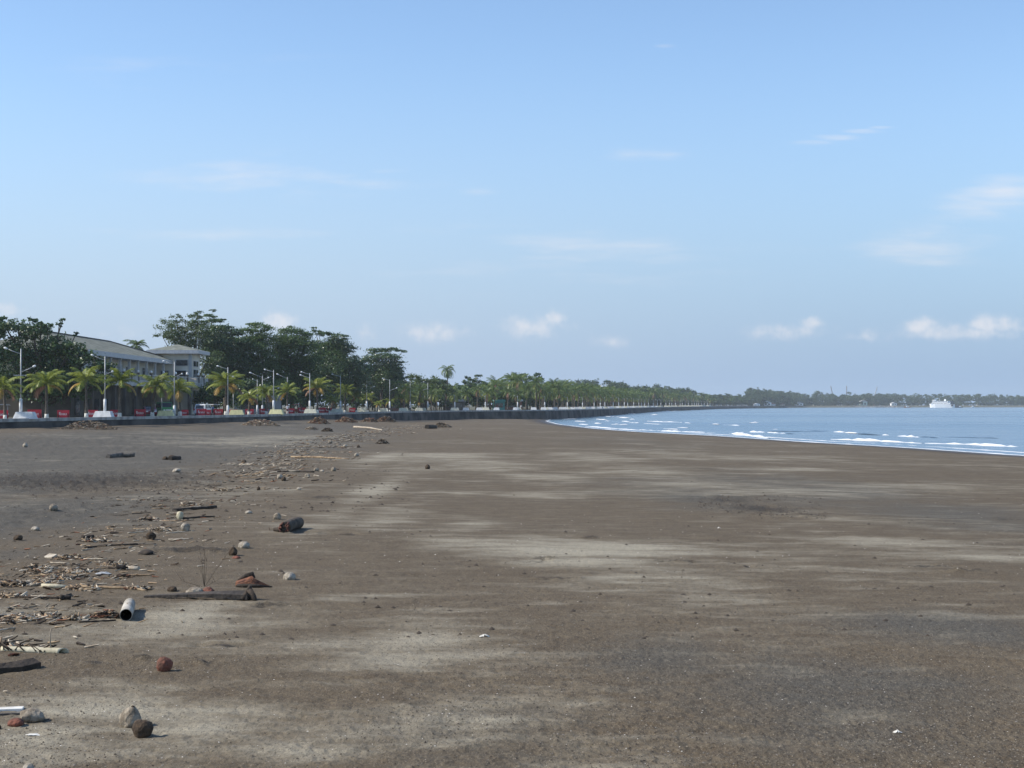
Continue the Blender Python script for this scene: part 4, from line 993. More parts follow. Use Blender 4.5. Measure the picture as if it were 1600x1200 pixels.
def tricycle(px, off, label, hood, rz):
    root = empty('motor_tricycle', inland(px, off), rz); tag(root, label, 'tricycle')
    for x, y in ((-.6, .3), (.75, .3), (-.35, -.75)):
        t = MB(); t.tube([(x, y-.05, .28), (x, y+.05, .28)], .28, 14); to = t.build('wheel', M['black'], root)
        t = MB(); t.tube([(x, y-.06, .28), (x, y+.06, .28)], .16, 10); t.build('rim', M['chrome'], to)
    t = MB(); t.tube([(-.6, .3, .3), (-.2, .3, .62), (.35, .3, .66), (.6, .3, .9), (.75, .3, .3)], .06, 6); t.tube([(-.1, .3, .45), (.3, .3, .5)], .14, 8); t.build('frame', M['black'], root)
    t = MB(); t.box((-.25, .3, .78), (.75, .26, .12)); t.build('saddle', M['black'], root)
    t = MB(); t.tube([(.5, -.02, 1.05), (.58, .3, 1.0), (.5, .62, 1.05)], .025, 6); t.build('handlebar', M['chrome'], root)
    t = MB(); t.prism([(-.95, .3), (.35, .3), (.55, .55), (.35, .85), (-.95, .95)], -1.05, -.1); t.build('sidecar', hood, root)
    t = MB(); t.prism([(-1.0, 1.62), (.55, 1.66), (.75, 1.58), (.5, 1.76), (-.95, 1.76)], -1.1, .6); t.build('canopy', hood, root)
    for x, y in ((-.95, -1.0), (.4, -1.0), (-.95, -.15), (.4, -.15)):
        t = MB(); t.tube([(x, y, .6), (x, y, 1.66)], .025, 6); t.build('canopy_post', M['chrome'], root)
    return root
M['canopy_grey'] = mat('grey canopy sheet', (.33, .34, .35), .6); M['canopy_red'] = mat('faded red canopy', (.36, .10, .075), .7)
tricycle(329, 6.0, 'grey canopied tricycle parked right of the white car', M['canopy_grey'], math.radians(70))
tricycle(463, 6.5, 'tricycle with a faded reddish canopy on the promenade', M['canopy_red'], math.radians(20))
tricycle(2, 6.5, 'grey canopied tricycle at the photo edge behind the first palm', M['canopy_grey'], math.radians(40))

# ------------------------------------------------------------------ people
def person(p, rz, h, shirt, shorts, label, arm=.25, step=.12):
    pr = [(0, 0, .93), (0, 0, 1.10), (0, .01, 1.32), (0, 0, 1.45), (0, -.01, 1.53), (0, -.03, 1.64), (0, -.03, 1.72)]
    E = [(0, 1), (1, 2), (2, 3), (3, 4), (4, 5), (5, 6)]; RR = [.155, .145, .165, .085, .055, .092, .07]
    for sg in (-1, 1):
        b = len(pr); pr += [(sg*.19, 0, 1.42), (sg*(.25+arm*.1), .02, 1.14), (sg*(.27+arm*.1), -.08, .90), (sg*(.27+arm*.1), -.11, .80)]
        RR += [.065, .048, .036, .04]; E += [(3, b), (b, b+1), (b+1, b+2), (b+2, b+3)]
        b = len(pr); st = sg*step
        pr += [(sg*.10, 0, .84), (sg*.11, -st*.5, .48), (sg*.11, -st*.6+.03, .09), (sg*.12, -st*.6-.14, .04)]
        RR += [.095, .062, .042, .035]; E += [(0, b), (b, b+1), (b+1, b+2), (b+2, b+3)]
    me = bpy.data.meshes.new('person'); me.from_pydata(pr, E, []); o = bpy.data.objects.new('person', me); COL.objects.link(o)
    sk = o.modifiers.new('skin', 'SKIN'); sk.use_smooth_shade = True
    for i, v in enumerate(me.skin_vertices[0].data): v.radius = (RR[i], RR[i]*(.72 if i < 4 else 1)); v.use_root = (i == 0)
    sb = o.modifiers.new('sub', 'SUBSURF'); sb.levels = sb.render_levels = 2
    dg = bpy.context.evaluated_depsgraph_get(); m2 = bpy.data.meshes.new_from_object(o.evaluated_get(dg))
    bpy.data.objects.remove(o)
    for m in (M['skin'], shirt, shorts): m2.materials.append(m)
    for q in m2.polygons:
        c = q.center; q.material_index = 0
        if .95 < c.z < 1.475 and not (abs(c.x) > .215 and c.z < 1.2): q.material_index = 1
        elif .50 < c.z <= .95 and abs(c.x) < .235: q.material_index = 2
    root = bpy.data.objects.new('person', m2); COL.objects.link(root)
    root.location = p; root.rotation_euler = (0, 0, rz); root.scale = (h/1.78,)*3
    tag(root, label, 'person')
    hb = MB(); n = 8
    for k in range(5):
        pass
    prof = [(.02, 1.80), (.065, 1.79), (.098, 1.745), (.108, 1.69), (.10, 1.645)]
    v = [(r*math.cos(2*math.pi*j/n), -.02+r*math.sin(2*math.pi*j/n)+(.015 if k > 2 else 0), z) for k, (r, z) in enumerate(prof) for j in range(n)]
    hb.add(v, [(k*n+j, k*n+(j+1) % n, (k+1)*n+(j+1) % n, (k+1)*n+j) for k in range(4) for j in range(n) if not (k >= 2 and 5 <= j <= 6)]+[tuple(range(n))], 0, True)
    hb.build('hair', M['black'], root)
    return root
M['skin'] = mat('brown skin', (.20, .105, .065), .6); M['shirt_white'] = mat('white shirt', (.72, .72, .74), .9); M['shorts_red'] = mat('dark red shorts', (.14, .03, .035), .9)
M['shirt_blue'] = mat('blue shirt', (.08, .16, .34), .9); M['shorts_dark'] = mat('dark trousers', (.03, .03, .04), .9)
person(inland(449, 2.2), math.radians(10), 1.72, M['shirt_white'], M['shorts_red'], 'person in a white shirt and dark red shorts standing on the promenade')
person(inland(333, 5.0), math.radians(70), 1.62, M['shirt_blue'], M['shorts_dark'], 'person in a blue shirt beside the grey canopied tricycle')
person(inland(471, 4.6), math.radians(-60), 1.68, M['shorts_red'], M['shorts_dark'], 'person in dark red beside the reddish canopied tricycle')
person(inland(777, 3.5), math.radians(40), 1.7, M['shorts_red'], M['shorts_dark'], 'tiny person in a red top under the tall palm row')
person(inland(814, 3.0), math.radians(-30), 1.7, M['shirt_white'], M['shorts_dark'], 'tiny person in a white top under the tall palm row')

# ------------------------------------------------------------------ far shore: ferry, tug, cranes, tower, houses
M['ship_white'] = mat('white ship paint', (.85, .86, .86), .5); M['ship_dark'] = mat('dark ship steel', (.05, .055, .065), .7); M['crane'] = mat('crane steel', (.16, .13, .12), .7); M['roof_red'] = mat('rusty sheet roof', (.30, .14, .11), .8)
M['green_wall'] = mat('pale green wall', (.50, .62, .56), .8); M['orange_hull'] = mat('rust orange hull', (.40, .16, .08), .8); M['sheet_teal'] = mat('teal sheet', (.08, .30, .26), .7)
M['rubble'] = mat('pale rubble', (.42, .40, .37), .95, var=.4, vscale=.1)
def ferry():
    d = 2150; o = at(1472, HY, d); o.z = SEA; root = empty('ferry', o, math.radians(-24)); tag(root, 'white passenger ferry lying far out on the bay', 'ferry'); root.scale = (1.15, 1, .88)
    mb = MB()
    st = [(-15.2, .3, 6.6), (-13.5, 2.6, 6.2), (-8, 4.2, 5.8), (6, 4.4, 5.6), (12, 4.2, 5.4), (14.5, 3.6, 5.4)]
    v = []
    for x, w, z in st: v += [(x+1.2*(x < -12), -w*.7, -.6), (x, -w, z), (x, w, z), (x+1.2*(x < -12), w*.7, -.6)]
    mb.add(v, [(i*4+j, i*4+(j+1) % 4, (i+1)*4+(j+1) % 4, (i+1)*4+j) for i in range(5) for j in range(4)]+[(0, 1, 2, 3), (23, 22, 21, 20)]); mb.build('hull', M['ship_white'], root)
    for z, x0, x1 in ((7.1, -12.5, 9.5), (9.6, -11.5, 7.0)):
        b = MB(); b.box(((x0+x1)/2, 0, z), (x1-x0, 7.2, 2.3)); dk = b.build('deckhouse', M['ship_white'], root)
        n = int((x1-x0)/1.6)
        b = MB()
        for k in range(n):
            for sg in (-1, 1): b.box((x0+.9+k*1.6, sg*3.62, z+.2), (1.0, .08, 1.0))
        b.build('window_row', M['glass'], dk)
        b = MB(); b.box(((x0+x1)/2, 0, z+1.22), (x1-x0+1.2, 8.0, .16)); b.build('deck_edge', M['ship_white'], dk)
    b = MB(); b.box((-9.5, 0, 11.9), (3.6, 5.4, 2.0), 0, 0, .85); wh = b.build('wheelhouse', M['ship_white'], root)
    b = MB(); b.box((-9.5, -2.62, 12.1), (3.0, .1, .8)); b.box((-11.25, 0, 12.1), (.1, 4.6, .8)); b.build('window_row', M['glass'], wh)
    b = MB(); b.box((3.5, 0, 12.3), (2.2, 2.2, 3.0), 0, 0, .8); b.build('funnel', M['ship_white'], root)
    b = MB(); b.tube([(-3, 0, 10.8), (-3, 0, 15.2)], [.2, .08], 6); b.box((-3, 0, 14.2), (.12, 2.2, .12)); b.build('mast', M['ship_white'], root)
    b = MB(); b.box((12.3, -4.3, 3.9), (2.6, .4, 2.4)); b.build('ramp_door', M['ship_dark'], root)
    o2 = at(1488, HY, 2170); o2.z = SEA; r2 = empty('tugboat', o2, .1); tag(r2, 'dark tugboat moored at the stern of the white ferry', 'tugboat')
    b = MB(); b.prism([(-6, -.5), (8, -.5), (9, 3.2), (5, 2.2), (-6.5, 2.2)], -2.6, 2.6); b.build('hull', M['ship_dark'], r2)
    b = MB(); b.box((-1, 0, 4.6), (6, 4, 4.8)); b.box((-1, 0, 8.2), (3.4, 3.2, 2.4)); b.build('cabin', M['ship_dark'], r2)
    b = MB(); b.tube([(-4, 0, 2), (-4.4, 0, 15.5)], [.25, .1], 6); b.tube([(3, 0, 2), (7, 0, 8.5)], .18, 6); b.build('mast', M['ship_dark'], r2)
ferry()
def crane(px, ytop, lean, d, label, m):
    base = at(px, HY, d); base.z = PROM; h = HC+(HY-ytop)*d/F-PROM
    root = empty('crane', base); tag(root, label, 'crane', None)
    b = MB(); b.box((0, 0, 1.2), (6, 5, 2.2)); b.box((0, 0, 3.6), (4, 4, 2.8)); b.build('cab', M['roof_red'], root)
    w = .9; a = MB()
    for dy in (-w/2, w/2):
        for dx in (-w/2, w/2): a.tube([(dx, dy, 3), (lean+dx*.5, dy*.5, h)], [.28, .2], 5)
    n = 8
    for k in range(n):
        f, g = k/n, (k+1)/n
        a.tube([(-w/2+lean*f, -w/2, 3+(h-3)*f), (w/2+lean*g, -w/2, 3+(h-3)*g)], .14, 4)
        a.tube([(w/2+lean*f, w/2, 3+(h-3)*f), (-w/2+lean*g, w/2, 3+(h-3)*g)], .14, 4)
    a.build('boom', m, root)
    b = MB(); b.tube([(lean, 0, h), (lean+.3, 0, h*.45)], .06, 4); b.build('hoist_cable', M['black'], root)
crane(1304, 603, -6.0, 2420, 'dark crane boom leaning over the far quay, nearest the palm shore', M['crane'])
crane(1323, 603, 0.0, 2450, 'upright mast like crane between the two leaning ones', M['crane'])
crane(1363, 604, 8.0, 2480, 'pale crane leaning seawards by the greenish shed', M['steel'])
def quay():
    b = MB(); root = empty('quay', (0, 0, 0)); tag(root, 'low pale stone quay on the far shore left of the ferry', 'quay')
    P = [at(px, HY, d) for px, d in ((1255, 2330), (1300, 2330), (1360, 2330), (1410, 2330))]
    rr = random.Random(9); pts = []
    x0, x1, y = P[0].x, P[-1].x, 2330
    b.slab([(x0, y), (x1, y), (x1+6, y+12), (x1, y+60), (x0, y+60)], -1.5, 1.2); root.location = (x0, y, 0)
    o = b.build('deck', M['rubble'], root); o.location = (-x0, -y, 0)
    b = MB()
    for k in range(70): b.box((rr.uniform(x0, x1)-x0, rr.uniform(-3, 0), rr.uniform(-1, .6)), (rr.uniform(1, 2.6), rr.uniform(1, 2), rr.uniform(.8, 1.6)), rr.random()*3)
    b.build('armour_rock', M['rubble'], root)
quay()
def shore_house(px, d, w, h, wallm, roofm, label, rz=0.1, z=PROM):
    p = at(px, HY, d); p.z = z; w, h = w*.8, h*.75; root = empty('shore_house', p, rz); tag(root, label, 'house', 'small houses along the far shore')
    b = MB(); b.box((0, 0, h*.32), (w, w*.7, h*.64)); b.build('wall', wallm, root)
    b = MB(); b.prism([(-w*.56, h*.64), (w*.56, h*.64), (0, h)], -w*.42, w*.42); b.build('roof', roofm, root)
    b = MB(); b.box((w*.2, -w*.36, h*.3), (w*.2, .1, h*.3)); b.box((-w*.2, -w*.36, h*.3), (w*.2, .1, h*.3)); b.build('opening', M['glass'], root)
for (px, d, w, h, wm, rm, lab) in [(1182, 1880, 9, 4.5, 'ship_white', 'white', 'white shed where the palm shore ends'), (1198, 1960, 13, 8.5, 'ship_white', 'fascia', 'tall white house above the palm shore end'), (1207, 1985, 8, 5, 'ship_white', 'roof_red', 'white house with a rusty roof beside the tall white house'),
        (1222, 2060, 8, 4, 'wall_cream', 'roof_red', 'cream house with a rusty roof midway along the far trees'), (1248, 2230, 14, 7, 'ship_white', 'fascia', 'white house at the root of the quay'), (1262, 2395, 12, 6, 'orange_hull', 'roof_red', 'rust coloured shed below the dark crane'), (1275, 2380, 12, 8, 'ship_white', 'white', 'white shed on the quay left of the dark crane'),
        (1288, 2385, 15, 8, 'ship_white', 'fascia', 'white shed directly below the dark crane'), (1297, 2380, 12, 6, 'orange_hull', 'roof_red', 'rusty shed between the cranes'), (1311, 2390, 10, 6, 'ship_white', 'roof_red', 'white shed with a rusty roof by the upright crane'),
        (1348, 2420, 15, 12, 'green_wall', 'fascia', 'greenish gabled shed below the pale crane'), (1396, 2420, 11, 7, 'ship_white', 'fascia', 'white hut at the seaward end of the quay'), (1528, 2600, 5, 3.4, 'ship_white', 'white', 'tiny white hut on the far shore right of the ferry'), (1571, 2610, 5, 3.4, 'ship_white', 'white', 'tiny white hut at the far right of the shore')]:
    shore_house(px, d, w, h, M[wm], M[rm], lab)
def boat(px, py, L, m, label):
    p = ground(px, py, SEA); root = empty('fishing_boat', p, .1); tag(root, label, 'boat', 'small boats near the far shore')
    b = MB(); v = []
    for x, w, z in ((-L/2, .1, 1.3), (-L*.3, L*.09, .9), (L*.3, L*.09, .9), (L/2, .1, 1.2)): v += [(x*.9, -w*.5, -.3), (x, -w, z), (x, w, z), (x*.9, w*.5, -.3)]
    b.add(v, [(i*4+j, i*4+(j+1) % 4, (i+1)*4+(j+1) % 4, (i+1)*4+j) for i in range(3) for j in range(4)]); b.build('hull', m, root)
    b = MB(); b.box((0, 0, 1.6), (L*.3, L*.12, 1.2)); b.build('cabin', M['ship_white'], root)
boat(1418, 637.2, 11, M['orange_hull'], 'low orange boat off the end of the quay')
boat(1520, 637, 7, M['ship_white'], 'white boat right of the ferry')
boat(1500, 637, 9, M['ship_dark'], 'dark boat under the stern of the tug')
def control_tower():
    d = 830; p = at(944, HY, d); p.z = PROM; root = empty('watch_tower', p, .2); tag(root, 'white watch tower with flat decks rising over the distant palms', 'tower')
    S_ = d/F
    z = lambda y: HC+(HY-y)*d/F-PROM
    b = MB(); b.box((0, 0, z(614)/2), (3.4, 3.4, z(614))); b.build('shaft', M['wall_grey'], root)
    for y0, y1, w in ((611.5, 609.8, 5.0), (606.5, 605.4, 4.4)):
        b = MB(); b.box((0, 0, (z(y0)+z(y1))/2), (w, w, z(y1)-z(y0))); b.build('deck', M['ship_white'], root)
    b = MB(); b.box((.2, 0, (z(609.8)+z(606.5))/2), (2.9, 2.9, z(606.5)-z(609.8)-.06)); b.build('cabin', M['canopy_grey'], root)
    b = MB(); b.box((0, 0, z(604.4)), (2.4, 2.4, 1.0)); b.box((-1.4, -.4, z(604)), (1.0, 1.2, 1.4)); b.build('top_cabin', M['ship_white'], root)
    b = MB(); b.tube([(1.2, 0, z(605)), (1.3, 0, z(599.5))], .09, 6); b.tube([(-.8, 0, z(605)), (-.8, 0, z(601.5))], .07, 6); b.build('antenna', M['steel'], root)
control_tower()
def stall(px, off, w, h, wm, rm, label):
    p = inland(px, off); root = empty('stall', p, .2); tag(root, label, 'stall')
    b = MB(); b.box((0, 0, h*.4), (w, 2.4, h*.8)); b.build('wall', wm, root)
    b = MB(); b.prism([(-w*.56, h*.8), (w*.56, h*.8), (w*.5, h), (-w*.5, h)], -1.6, 1.6); b.build('roof', rm, root)
    b = MB(); b.box((0, -1.22, h*.45), (w*.7, .1, h*.4)); b.build('opening', M['glass'], root)
stall(779, 12, 3.4, 3.2, M['sheet_teal'], M['sheet_teal'], 'teal sheet stall among the palm trunks')
stall(709, 12, 6, 3.2, M['wall_dark'], M['canopy_grey'], 'dark stall with a grey roof behind the palm trunks')
stall(617, 13, 5, 3.2, M['roof_red'], M['red'], 'red roofed stall behind the lamp with two arms')
stall(800, 13, 6, 3.4, M['roof_red'], M['ship_white'], 'rusty stall with a white roof among the palm trunks')
stall(402, 13, 9, 3.4, M['canopy_grey'], M['canopy_grey'], 'grey shed in the shade left of the yellow lamp plinth')

# ------------------------------------------------------------------ things lying on the sand
M['husk_grey'] = mat('weathered grey husk', (.33, .285, .225), .95, col2=(.14, .115, .085), vscale=7, bump=.7, bscale=24)
M['husk_brown'] = mat('dark brown husk', (.095, .066, .042), .95, col2=(.045, .032, .022), vscale=8, bump=.9, bscale=30)
M['husk_red'] = mat('reddish husk', (.20, .075, .05), .9, col2=(.10, .05, .035), vscale=6, bump=.7, bscale=22)
M['husk_pale'] = mat('bleached husk', (.40, .36, .30), .9, col2=(.20, .17, .13), vscale=7, bump=.6, bscale=22)
M['drift_pale'] = mat('bleached driftwood', (.46, .41, .33), .9, col2=(.26, .21, .155), vscale=5, bump=.4, bscale=18)
M['drift_tan'] = mat('tan driftwood', (.34, .25, .155), .9, col2=(.17, .115, .07), vscale=6, bump=.4, bscale=18)
M['drift_dark'] = mat('dark wet driftwood', (.050, .038, .029), .9, col2=(.026, .021, .017), vscale=5, bump=.6, bscale=16)
M['drift_grey'] = mat('grey driftwood', (.15, .135, .115), .9, col2=(.08, .07, .06), vscale=5, bump=.6, bscale=14)
M['rusty'] = mat('reddish palm sheath', (.30, .13, .07), .9, col2=(.10, .045, .03), vscale=5, bump=.5, bscale=12)
M['bamboo'] = mat('pale bamboo', (.50, .46, .34), .6, col2=(.34, .30, .20), vscale=3, bump=.3, bscale=10)
M['hollow'] = mat('dark hollow', (.012, .010, .009), .95)  # bore lining painted near black for the shade inside the log
M['plastic'] = mat('dirty white plastic', (.70, .69, .65), .6, col2=(.48, .45, .39), vscale=6)
M['plastic_red'] = mat('red plastic', (.45, .02, .03), .5)
def nut_mesh(rr, tip=.25, squash=.85, ridged=.07, cut=None):
    n, m = 26, 16; v = []; ph = rr.random()*6
    for i in range(m+1):
        th = math.pi*i/m; z = math.cos(th)
        for j in range(n):
            a = 2*math.pi*j/n
            r = math.sin(th)*(1+ridged*math.cos(3*a+ph))*(1+.05*math.sin(5*a+3*th+ph)) * (1+.022*math.sin(11*a+2*ph)+.045*rr.uniform(-1, 1))
            zz = z*(1+tip*max(0, z)**4)
            if cut is not None and z < cut: zz = cut + (z-cut)*.15; r *= .96
            v.append((r*math.cos(a), r*math.sin(a), zz*squash))
    f = [(i*n+j, i*n+(j+1) % n, (i+1)*n+(j+1) % n, (i+1)*n+j) for i in range(m) for j in range(n)]
    mb = MB(); mb.add(v, f, 0, True); return mb
def coconut(px, py, w, m, label, tip=.25, squash=.95, tilt=(0, 0, 0), sink=.32, name='coconut', cut=None, group='coconuts washed up on the sand', eye=None):
    """px, py: foot of the nut on the photo, w its width in photo pixels"""
    g = on_sand(px, py); R_ = w*g.y/F/2; rr = random.Random(int(px*7+py))
    mb = nut_mesh(rr, tip, squash, .07, cut); mb.v = [(x*R_, y*R_, z*R_) for x, y, z in mb.v]
    o = mb.build(name, m); o.rotation_euler = tilt
    mat3 = Euler(tilt).to_matrix(); zmin = min((mat3 @ Vector(q)).z for q in mb.v)
    o.location = (g.x, g.y+R_*.6, g.z - zmin - R_*sink); tag(o, label, 'coconut', group)
    if eye:
        e = MB(); e.tube([(0, 0, R_*squash*(1+tip)*.86), (0, 0, R_*squash*(1+tip)*1.03)], [R_*.30, R_*.10], 8); eo = e.build('stalk_cap', eye, o)
    return o
T = math.radians
for a in [(203, 1127, 33, 'husk_grey', 'large grey pointed coconut husk touching a dark brown one', dict(tip=.45, tilt=(T(12), T(8), .4), eye=M['husk_brown'])),
          (222, 1143, 32, 'husk_brown', 'dark brown fibrous coconut leaning on the large grey husk', dict(tip=.05, tilt=(T(60), T(20), .2))),
          (256, 1047, 25, 'husk_red', 'reddish coconut alone on the sand below the hollow log', dict(tip=.2, tilt=(T(-15), T(-10), 1.1), eye=M['husk_brown'])),
          (49, 1121, 38, 'husk_grey', 'flattened grey coconut husk beside the white board', dict(squash=.6, tip=.1, tilt=(0, T(10), .3), sink=.25)),
          (25, 1129, 25, 'husk_red', 'small reddish husk piece in front of the flattened grey husk', dict(squash=.6, tip=.1, name='coconut_husk')),
          (452, 907, 20, 'husk_pale', 'pale half buried coconut right of the rust coloured palm sheath', dict(tip=0, squash=.8, sink=.45)),
          (83, 797, 13, 'husk_grey', 'grey coconut in the rough grey sand left of the litter line', dict(tip=.1)),
          (433, 812, 12, 'husk_grey', 'grey brown coconut just behind the ringed palm log', dict(tip=.2, tilt=(T(30), 0, 0))),
          (388, 803, 11, 'husk_pale', 'small pale half coconut left of the ringed palm log', dict(tip=0, squash=.6, sink=.3)),
          (381, 857, 18, 'husk_pale', 'pale domed coconut shell behind the upright dark husk', dict(tip=0, squash=.75, sink=.4)),
          (364, 868, 14, 'husk_brown', 'dark ragged husk standing upright near the domed shell', dict(tip=.4, tilt=(T(10), 0, 0), name='coconut_husk')),
          (369, 872, 14, 'husk_red', 'low reddish husk shard lying before the upright dark husk', dict(squash=.4, name='coconut_husk')),
          (289, 830, 14, 'husk_pale', 'pale coconut with a dark open side, below the dark stick', dict(tip=.2, tilt=(0, T(75), .2))),
          (55, 828, 13, 'husk_pale', 'low pale coconut piece on the grey sand above the dark stub', dict(squash=.55, sink=.3)),
          (28, 843, 14, 'husk_brown', 'dark cut stub of husk at the far left of the grey sand', dict(squash=.75, tip=0, name='coconut_husk')),
          (235, 844, 15, 'husk_brown', 'dark brown husk lying on its side past the long thin stick', dict(tilt=(0, T(85), 0), name='coconut_husk')),
          (227, 866, 25, 'drift_dark', 'flat black husk below the long thin stick', dict(squash=.4, name='coconut_husk', tilt=(0, T(-6), 0))),
          (302, 932, 30, 'husk_grey', 'large brown coconut resting behind the long black plank', dict(squash=.62, tip=.1, tilt=(0, T(-8), 0))),
          (325, 931, 22, 'husk_red', 'pinkish split husk behind the long black plank', dict(squash=.7, tip=.3, name='coconut_husk')),
          (269, 924, 15, 'husk_brown', 'cut husk with a pale top at the near end of the long black plank', dict(squash=.7, tip=0, name='coconut_husk')),
          (437, 748, 9, 'husk_pale', 'pale one of two touching coconuts in the middle of the litter line', dict(tip=.1)), (443, 751, 8, 'husk_brown', 'dark one of two touching coconuts in the middle of the litter line', dict(tip=.1)),
          (557, 714, 7, 'husk_pale', 'lone pale coconut on clean sand right of the far litter', dict(tip=.1)), (668, 732, 8, 'husk_brown', 'lone dark coconut farthest out on the clean pale streaked sand', dict(tip=.3)),
          (521, 736, 8, 'husk_grey', 'small grey coconut at the clean edge of the litter line', dict(tip=.1, sink=.4)), (494, 736, 8, 'husk_grey', 'small grey coconut touching a white shell at the litter edge', dict(tip=.1, sink=.4)),
          (503, 737, 7, 'husk_pale', 'white shell like half husk beside a small grey coconut', dict(squash=.5)), (480, 747, 8, 'husk_grey', 'small grey coconut below the pair with the white shell', dict(tip=.1)),
          (275, 737, 14, 'husk_pale', 'pale broken husk on the rough grey sand', dict(squash=.5, tilt=(0, T(-15), 0), name='coconut_husk')), (39, 699, 8, 'husk_pale', 'tiny pale coconut on the grey sand before the first rubbish heap', dict(sink=.35)),
          (467, 766, 7, 'husk_pale', 'tiny white coconut piece below the litter line', dict(squash=.7)), (516, 692, 6, 'husk_grey', 'tiny grey coconut in the reddish far litter', dict()), (539, 698, 7, 'husk_pale', 'tiny pale coconut in the reddish far litter', dict(squash=.6)),
          (560, 699, 5, 'husk_brown', 'tiny dark coconut beyond the reddish far litter', dict()), (404, 766, 6, 'husk_brown', 'tiny dark husk casting a long shadow at the lower litter edge', dict(tip=.5)), (362, 783, 13, 'husk_brown', 'dark curved husk shard below the litter line', dict(squash=.35, name='coconut_husk')),
          (381, 722, 8, 'husk_brown', 'dark ragged husk in the pale dry sand', dict(squash=.8, name='coconut_husk')), (258, 718, 9, 'husk_brown', 'first of three dark lumps right of the grey log', dict(squash=.7, name='coconut_husk')), (268, 718, 11, 'husk_brown', 'middle of three dark lumps right of the grey log', dict(squash=.8, name='coconut_husk')),
          (24, 790-24+6, 0, '', '', None)]:
    if a[5] is None: continue
    coconut(a[0], a[1], a[2], M[a[3]], a[4], **a[5])
coconut(45, 1199, 18, M['husk_pale'], 'pale coconut cut by the bottom edge of the photo', tip=.1, sink=.2)
coconut(61, 1199, 10, M['plastic_red'], 'bright red scrap at the bottom edge of the photo', squash=.6, name='plastic_scrap', group=None)
coconut(-1, 1133, 9, M['husk_brown'], 'dark husk cut by the left edge of the photo', name='coconut_husk')

def gtube(name, pix, r, m, label, cat, n=8, lift=.0, group=None, sink=.25, wob=0.0, endm=None, seed=1):
    """a stick or log laid along photo positions on the sand; r in metres, may taper"""
    P = [on_sand(*q) for q in pix]; o0 = P[0].copy(); rs = r if isinstance(r, (list, tuple)) else [r]*len(P)
    rr = random.Random(seed); root_pts = []
    pts, rad = [], []
    for i in range(len(P)-1):
        k = 5 if wob else 1
        for j in range(k):
            f = j/k; p = P[i].lerp(P[i+1], f); ra = rs[i]+(rs[i+1]-rs[i])*f
            pts.append(p + Vector((0, rr.uniform(-1, 1)*wob, rr.uniform(0, 1)*wob*.4))); rad.append(ra*(1+rr.uniform(-.12, .12)*(wob > 0)))
    pts.append(P[-1]); rad.append(rs[-1])
    pts = [p - o0 + Vector((0, 0, ra*(1-sink)+lift)) for p, ra in zip(pts, rad)]
    mb = MB(); mb.tube(pts, rad, n); o = mb.build(name, m, loc=o0); tag(o, label, cat, group)
    return o, pts, rad
M['bark_ring'] = mat('ringed palm log bark', (.115, .095, .075), .95, col2=(.06, .048, .038), vscale=6, bump=.8, bscale=14)
# the ringed palm log
def palm_log():
    a, b = on_sand(446, 834), on_sand(467, 826.5); root = empty('palm_log', a); tag(root, 'short thick ringed palm log lying on the open sand', 'log')
    axis = (b-a); axis.z = 0; L_ = axis.length; axis.normalize(); r = 9.5*a.y/F
    pts, rad = [], []
    for k in range(41):
        f = k/40; pts.append(axis*L_*f+Vector((0, 0, r*.85+.02*math.sin(f*3)))); rad.append(r*(1+.035*math.sin(f*62))*(.93+.10*f)*(1 if k < 39 else .9))
    mb = MB(); mb.tube(pts, rad, 18); mb.build('log_body', M['bark_ring'], root)
    mb = MB(); rr = random.Random(2)
    for k in range(16):
        an = rr.uniform(0, 6.28); q = rr.uniform(.3, .95)*r
        s_ = Vector((-axis.y, axis.x, 0))*math.cos(an)*q + Vector((0, 0, math.sin(an)*q+r*.85))
        mb.tube([tuple(s_), tuple(s_-axis*rr.uniform(.05, .25)+Vector((0, 0, -.03)))], [.03, .006], 5)
    mb.build('splintered_end', M['husk_red'], root)
    gtube('dark_branch', [(429, 832), (441, 833)], [.05, .09], M['drift_dark'], 'black branch stub against the splintered end of the ringed palm log', 'branch', wob=.02)
palm_log()
